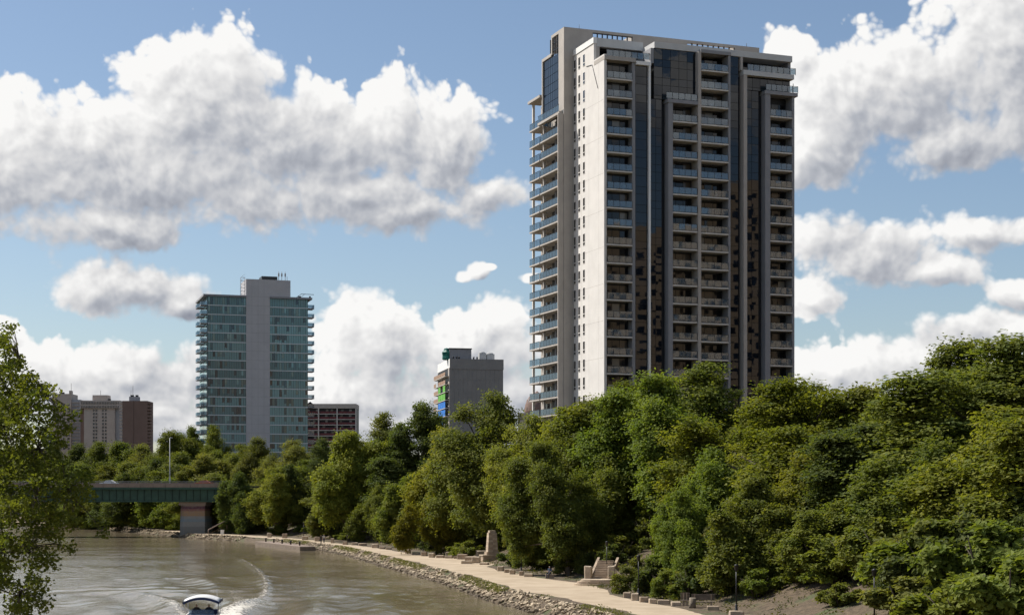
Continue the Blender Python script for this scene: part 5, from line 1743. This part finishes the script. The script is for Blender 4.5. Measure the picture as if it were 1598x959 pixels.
p = gp(627, 857.5); seated((p.x, p.y + .2, PATH_Z), R(30), (.75, .73, .70), (.05, .05, .06), 'person in white top sitting on the path edge blocks', seat=.4)
tag(link_mesh('seat_stone', rough_block('seat_stone', 1.1, .6, .42, M['lime'], 56), None, (p.x, p.y + .3, PATH_Z - .02)), 'low block under the person in the white top', 'stone')

# ------------------------------------------------------------------ motor boat
M['navy'] = mat('navy_vinyl', (0.012, 0.025, 0.085), .5, .15, 2)
M['boat_white'] = mat('gelcoat_white', (0.72, 0.71, 0.69), .3, .04, 2, spec=.6)
M['steel'] = mat('stainless', (0.6, 0.6, 0.6), .25, .05, 2, metal=1.0)
BT = empty('motor_boat', (BOAT.x, BOAT.y, 0), R(6))
tag(BT, 'small blue motor boat with white sun canopy and two people aboard', 'boat')
# bow towards -y (to the camera)
secs = [(-2.9, .05, .05, .95), (-2.3, .62, .25, .95), (-1.4, 1.05, .7, .92), (0, 1.2, .95, .9), (1.6, 1.2, 1.0, .9), (2.4, 1.15, .95, .9)]
hv, hf = [], []
for (y, wt_, wbm, zt2) in secs: hv += [(-wt_, y, zt2), (-wt_ * .97, y, .45), (-wbm * .6, y, -.25), (wbm * .6, y, -.25), (wt_ * .97, y, .45), (wt_, y, zt2)]
for i in range(len(secs) - 1):
    for k in range(5): hf.append((i * 6 + k, i * 6 + k + 1, (i + 1) * 6 + k + 1, (i + 1) * 6 + k))
hf += [(5, 4, 3, 2, 1, 0), tuple(range(30, 36))]
MB().add(hv, hf, 0, True).build('hull', M['navy'], BT)
m = MB().add([(-.6, -2.2, .93), (.6, -2.2, .93), (1.02, -1.2, .91), (-1.02, -1.2, .91)], [(0, 1, 2, 3)])
m.box(-1.12, 1.12, -1.2, 2.3, .42, .46); m.build('deck', M['boat_white'], BT)
MB().box(-1.24, -1.1, -1.3, 2.4, .86, .99).box(1.1, 1.24, -1.3, 2.4, .86, .99).box(-1.2, 1.2, 2.3, 2.45, .84, .97).build('gunwale', M['boat_white'], BT)
MB().add([(-1.0, -1.15, .95), (1.0, -1.15, .95), (.9, -.85, 1.38), (-.9, -.85, 1.38)], [(0, 1, 2, 3)]).build('windscreen', G_RAIL, BT)
MB().box(-.98, .98, -.98, -.7, .47, 1.0).build('console', M['boat_white'], BT)
for x in (-.5, .45):
    s_ = MB().box(x - .32, x + .32, .25, .85, .46, .82).build('seat', M['navy'], BT)
    MB().box(x - .32, x + .32, .80, .95, .82, 1.35).build('seat_back', M['navy'], s_)
MB().box(-1.0, 1.0, 1.6, 2.2, .46, .8).box(-1.0, 1.0, 2.1, 2.28, .8, 1.2).build('rear_seat', M['navy'], BT)
cv, cf = [], []
nx_ = 12
for j in range(5):
    for i in range(nx_ + 1):
        u = -1 + 2 * i / nx_
        cv.append((u * 1.38, -1.2 + .85 * j, 2.46 - .36 * u * u - .06 * (j - 2) ** 2 * .5))
for j in range(4):
    for i in range(nx_): cf.append((j * (nx_ + 1) + i, j * (nx_ + 1) + i + 1, (j + 1) * (nx_ + 1) + i + 1, (j + 1) * (nx_ + 1) + i))
cn = MB().add(cv, cf, 0, True).build('canopy', M['boat_white'], BT)
md = cn.modifiers.new('thick', 'SOLIDIFY'); md.thickness = .05
vl = MB()
for j, y in ((0, -1.22), (4, 2.22)):
    for i in range(nx_):
        a_, b__ = Vector(cv[j * (nx_ + 1) + i]), Vector(cv[j * (nx_ + 1) + i + 1])
        a_.y = b__.y = y
        vl.add([a_ - Vector((0, 0, .01)), b__ - Vector((0, 0, .01)), b__ - Vector((0, 0, .2)), a_ - Vector((0, 0, .2))], [(0, 1, 2, 3)])
for sgn in (-1, 1): vl.box(sgn * 1.39 - .01, sgn * 1.39 + .01, -1.2, 2.2, 1.88, 2.08)
vl.build('canopy_valance', M['navy'], cn)
fr_ = MB()
for x in (-1.3, 1.3):
    for y in (-1.1, 2.1): fr_.tube([(x * .93, y * .8, .9), (x, y, 2.1)], .025, 6)
    fr_.tube([(x * .93, .4, .9), (x, -1.1, 2.1)], .02, 6)
fr_.tube([(-1.36, 2.0, .9), (-1.36, 2.0, 2.85)], .015, 5).tube([(1.0, 1.6, 2.2), (1.0, 1.6, 2.85)], .015, 5)
fr_.build('canopy_frame', M['steel'], BT)
MB().box(-.22, .22, 2.42, 2.95, .6, 1.15).box(-.08, .08, 2.55, 2.75, -.3, .6).build('outboard_motor', M['rail'], BT)
MB().tube([(.28 * math.cos(a_ * .5236) - .5, -.62, 1.0 + .2 * math.sin(a_ * .5236)) for a_ in range(13)], .02, 5).build('steering_wheel', M['rail'], BT)
def boat_person(x, y, top, label, hat):
    v = Vector((BOAT.x, BOAT.y, 0)) + Matrix.Rotation(R(6), 3, 'Z') @ Vector((x, y, 0))
    o = seated((v.x, v.y, .46), R(6), top, (.03, .03, .04), label, 1.0, .36, hat)
boat_person(-.5, .55, (.035, .03, .03), 'person in dark top at the wheel of the motor boat', (.02, .02, .025))
boat_person(.45, .55, (.03, .035, .05), 'person in dark blue sitting beside the boat driver', None)
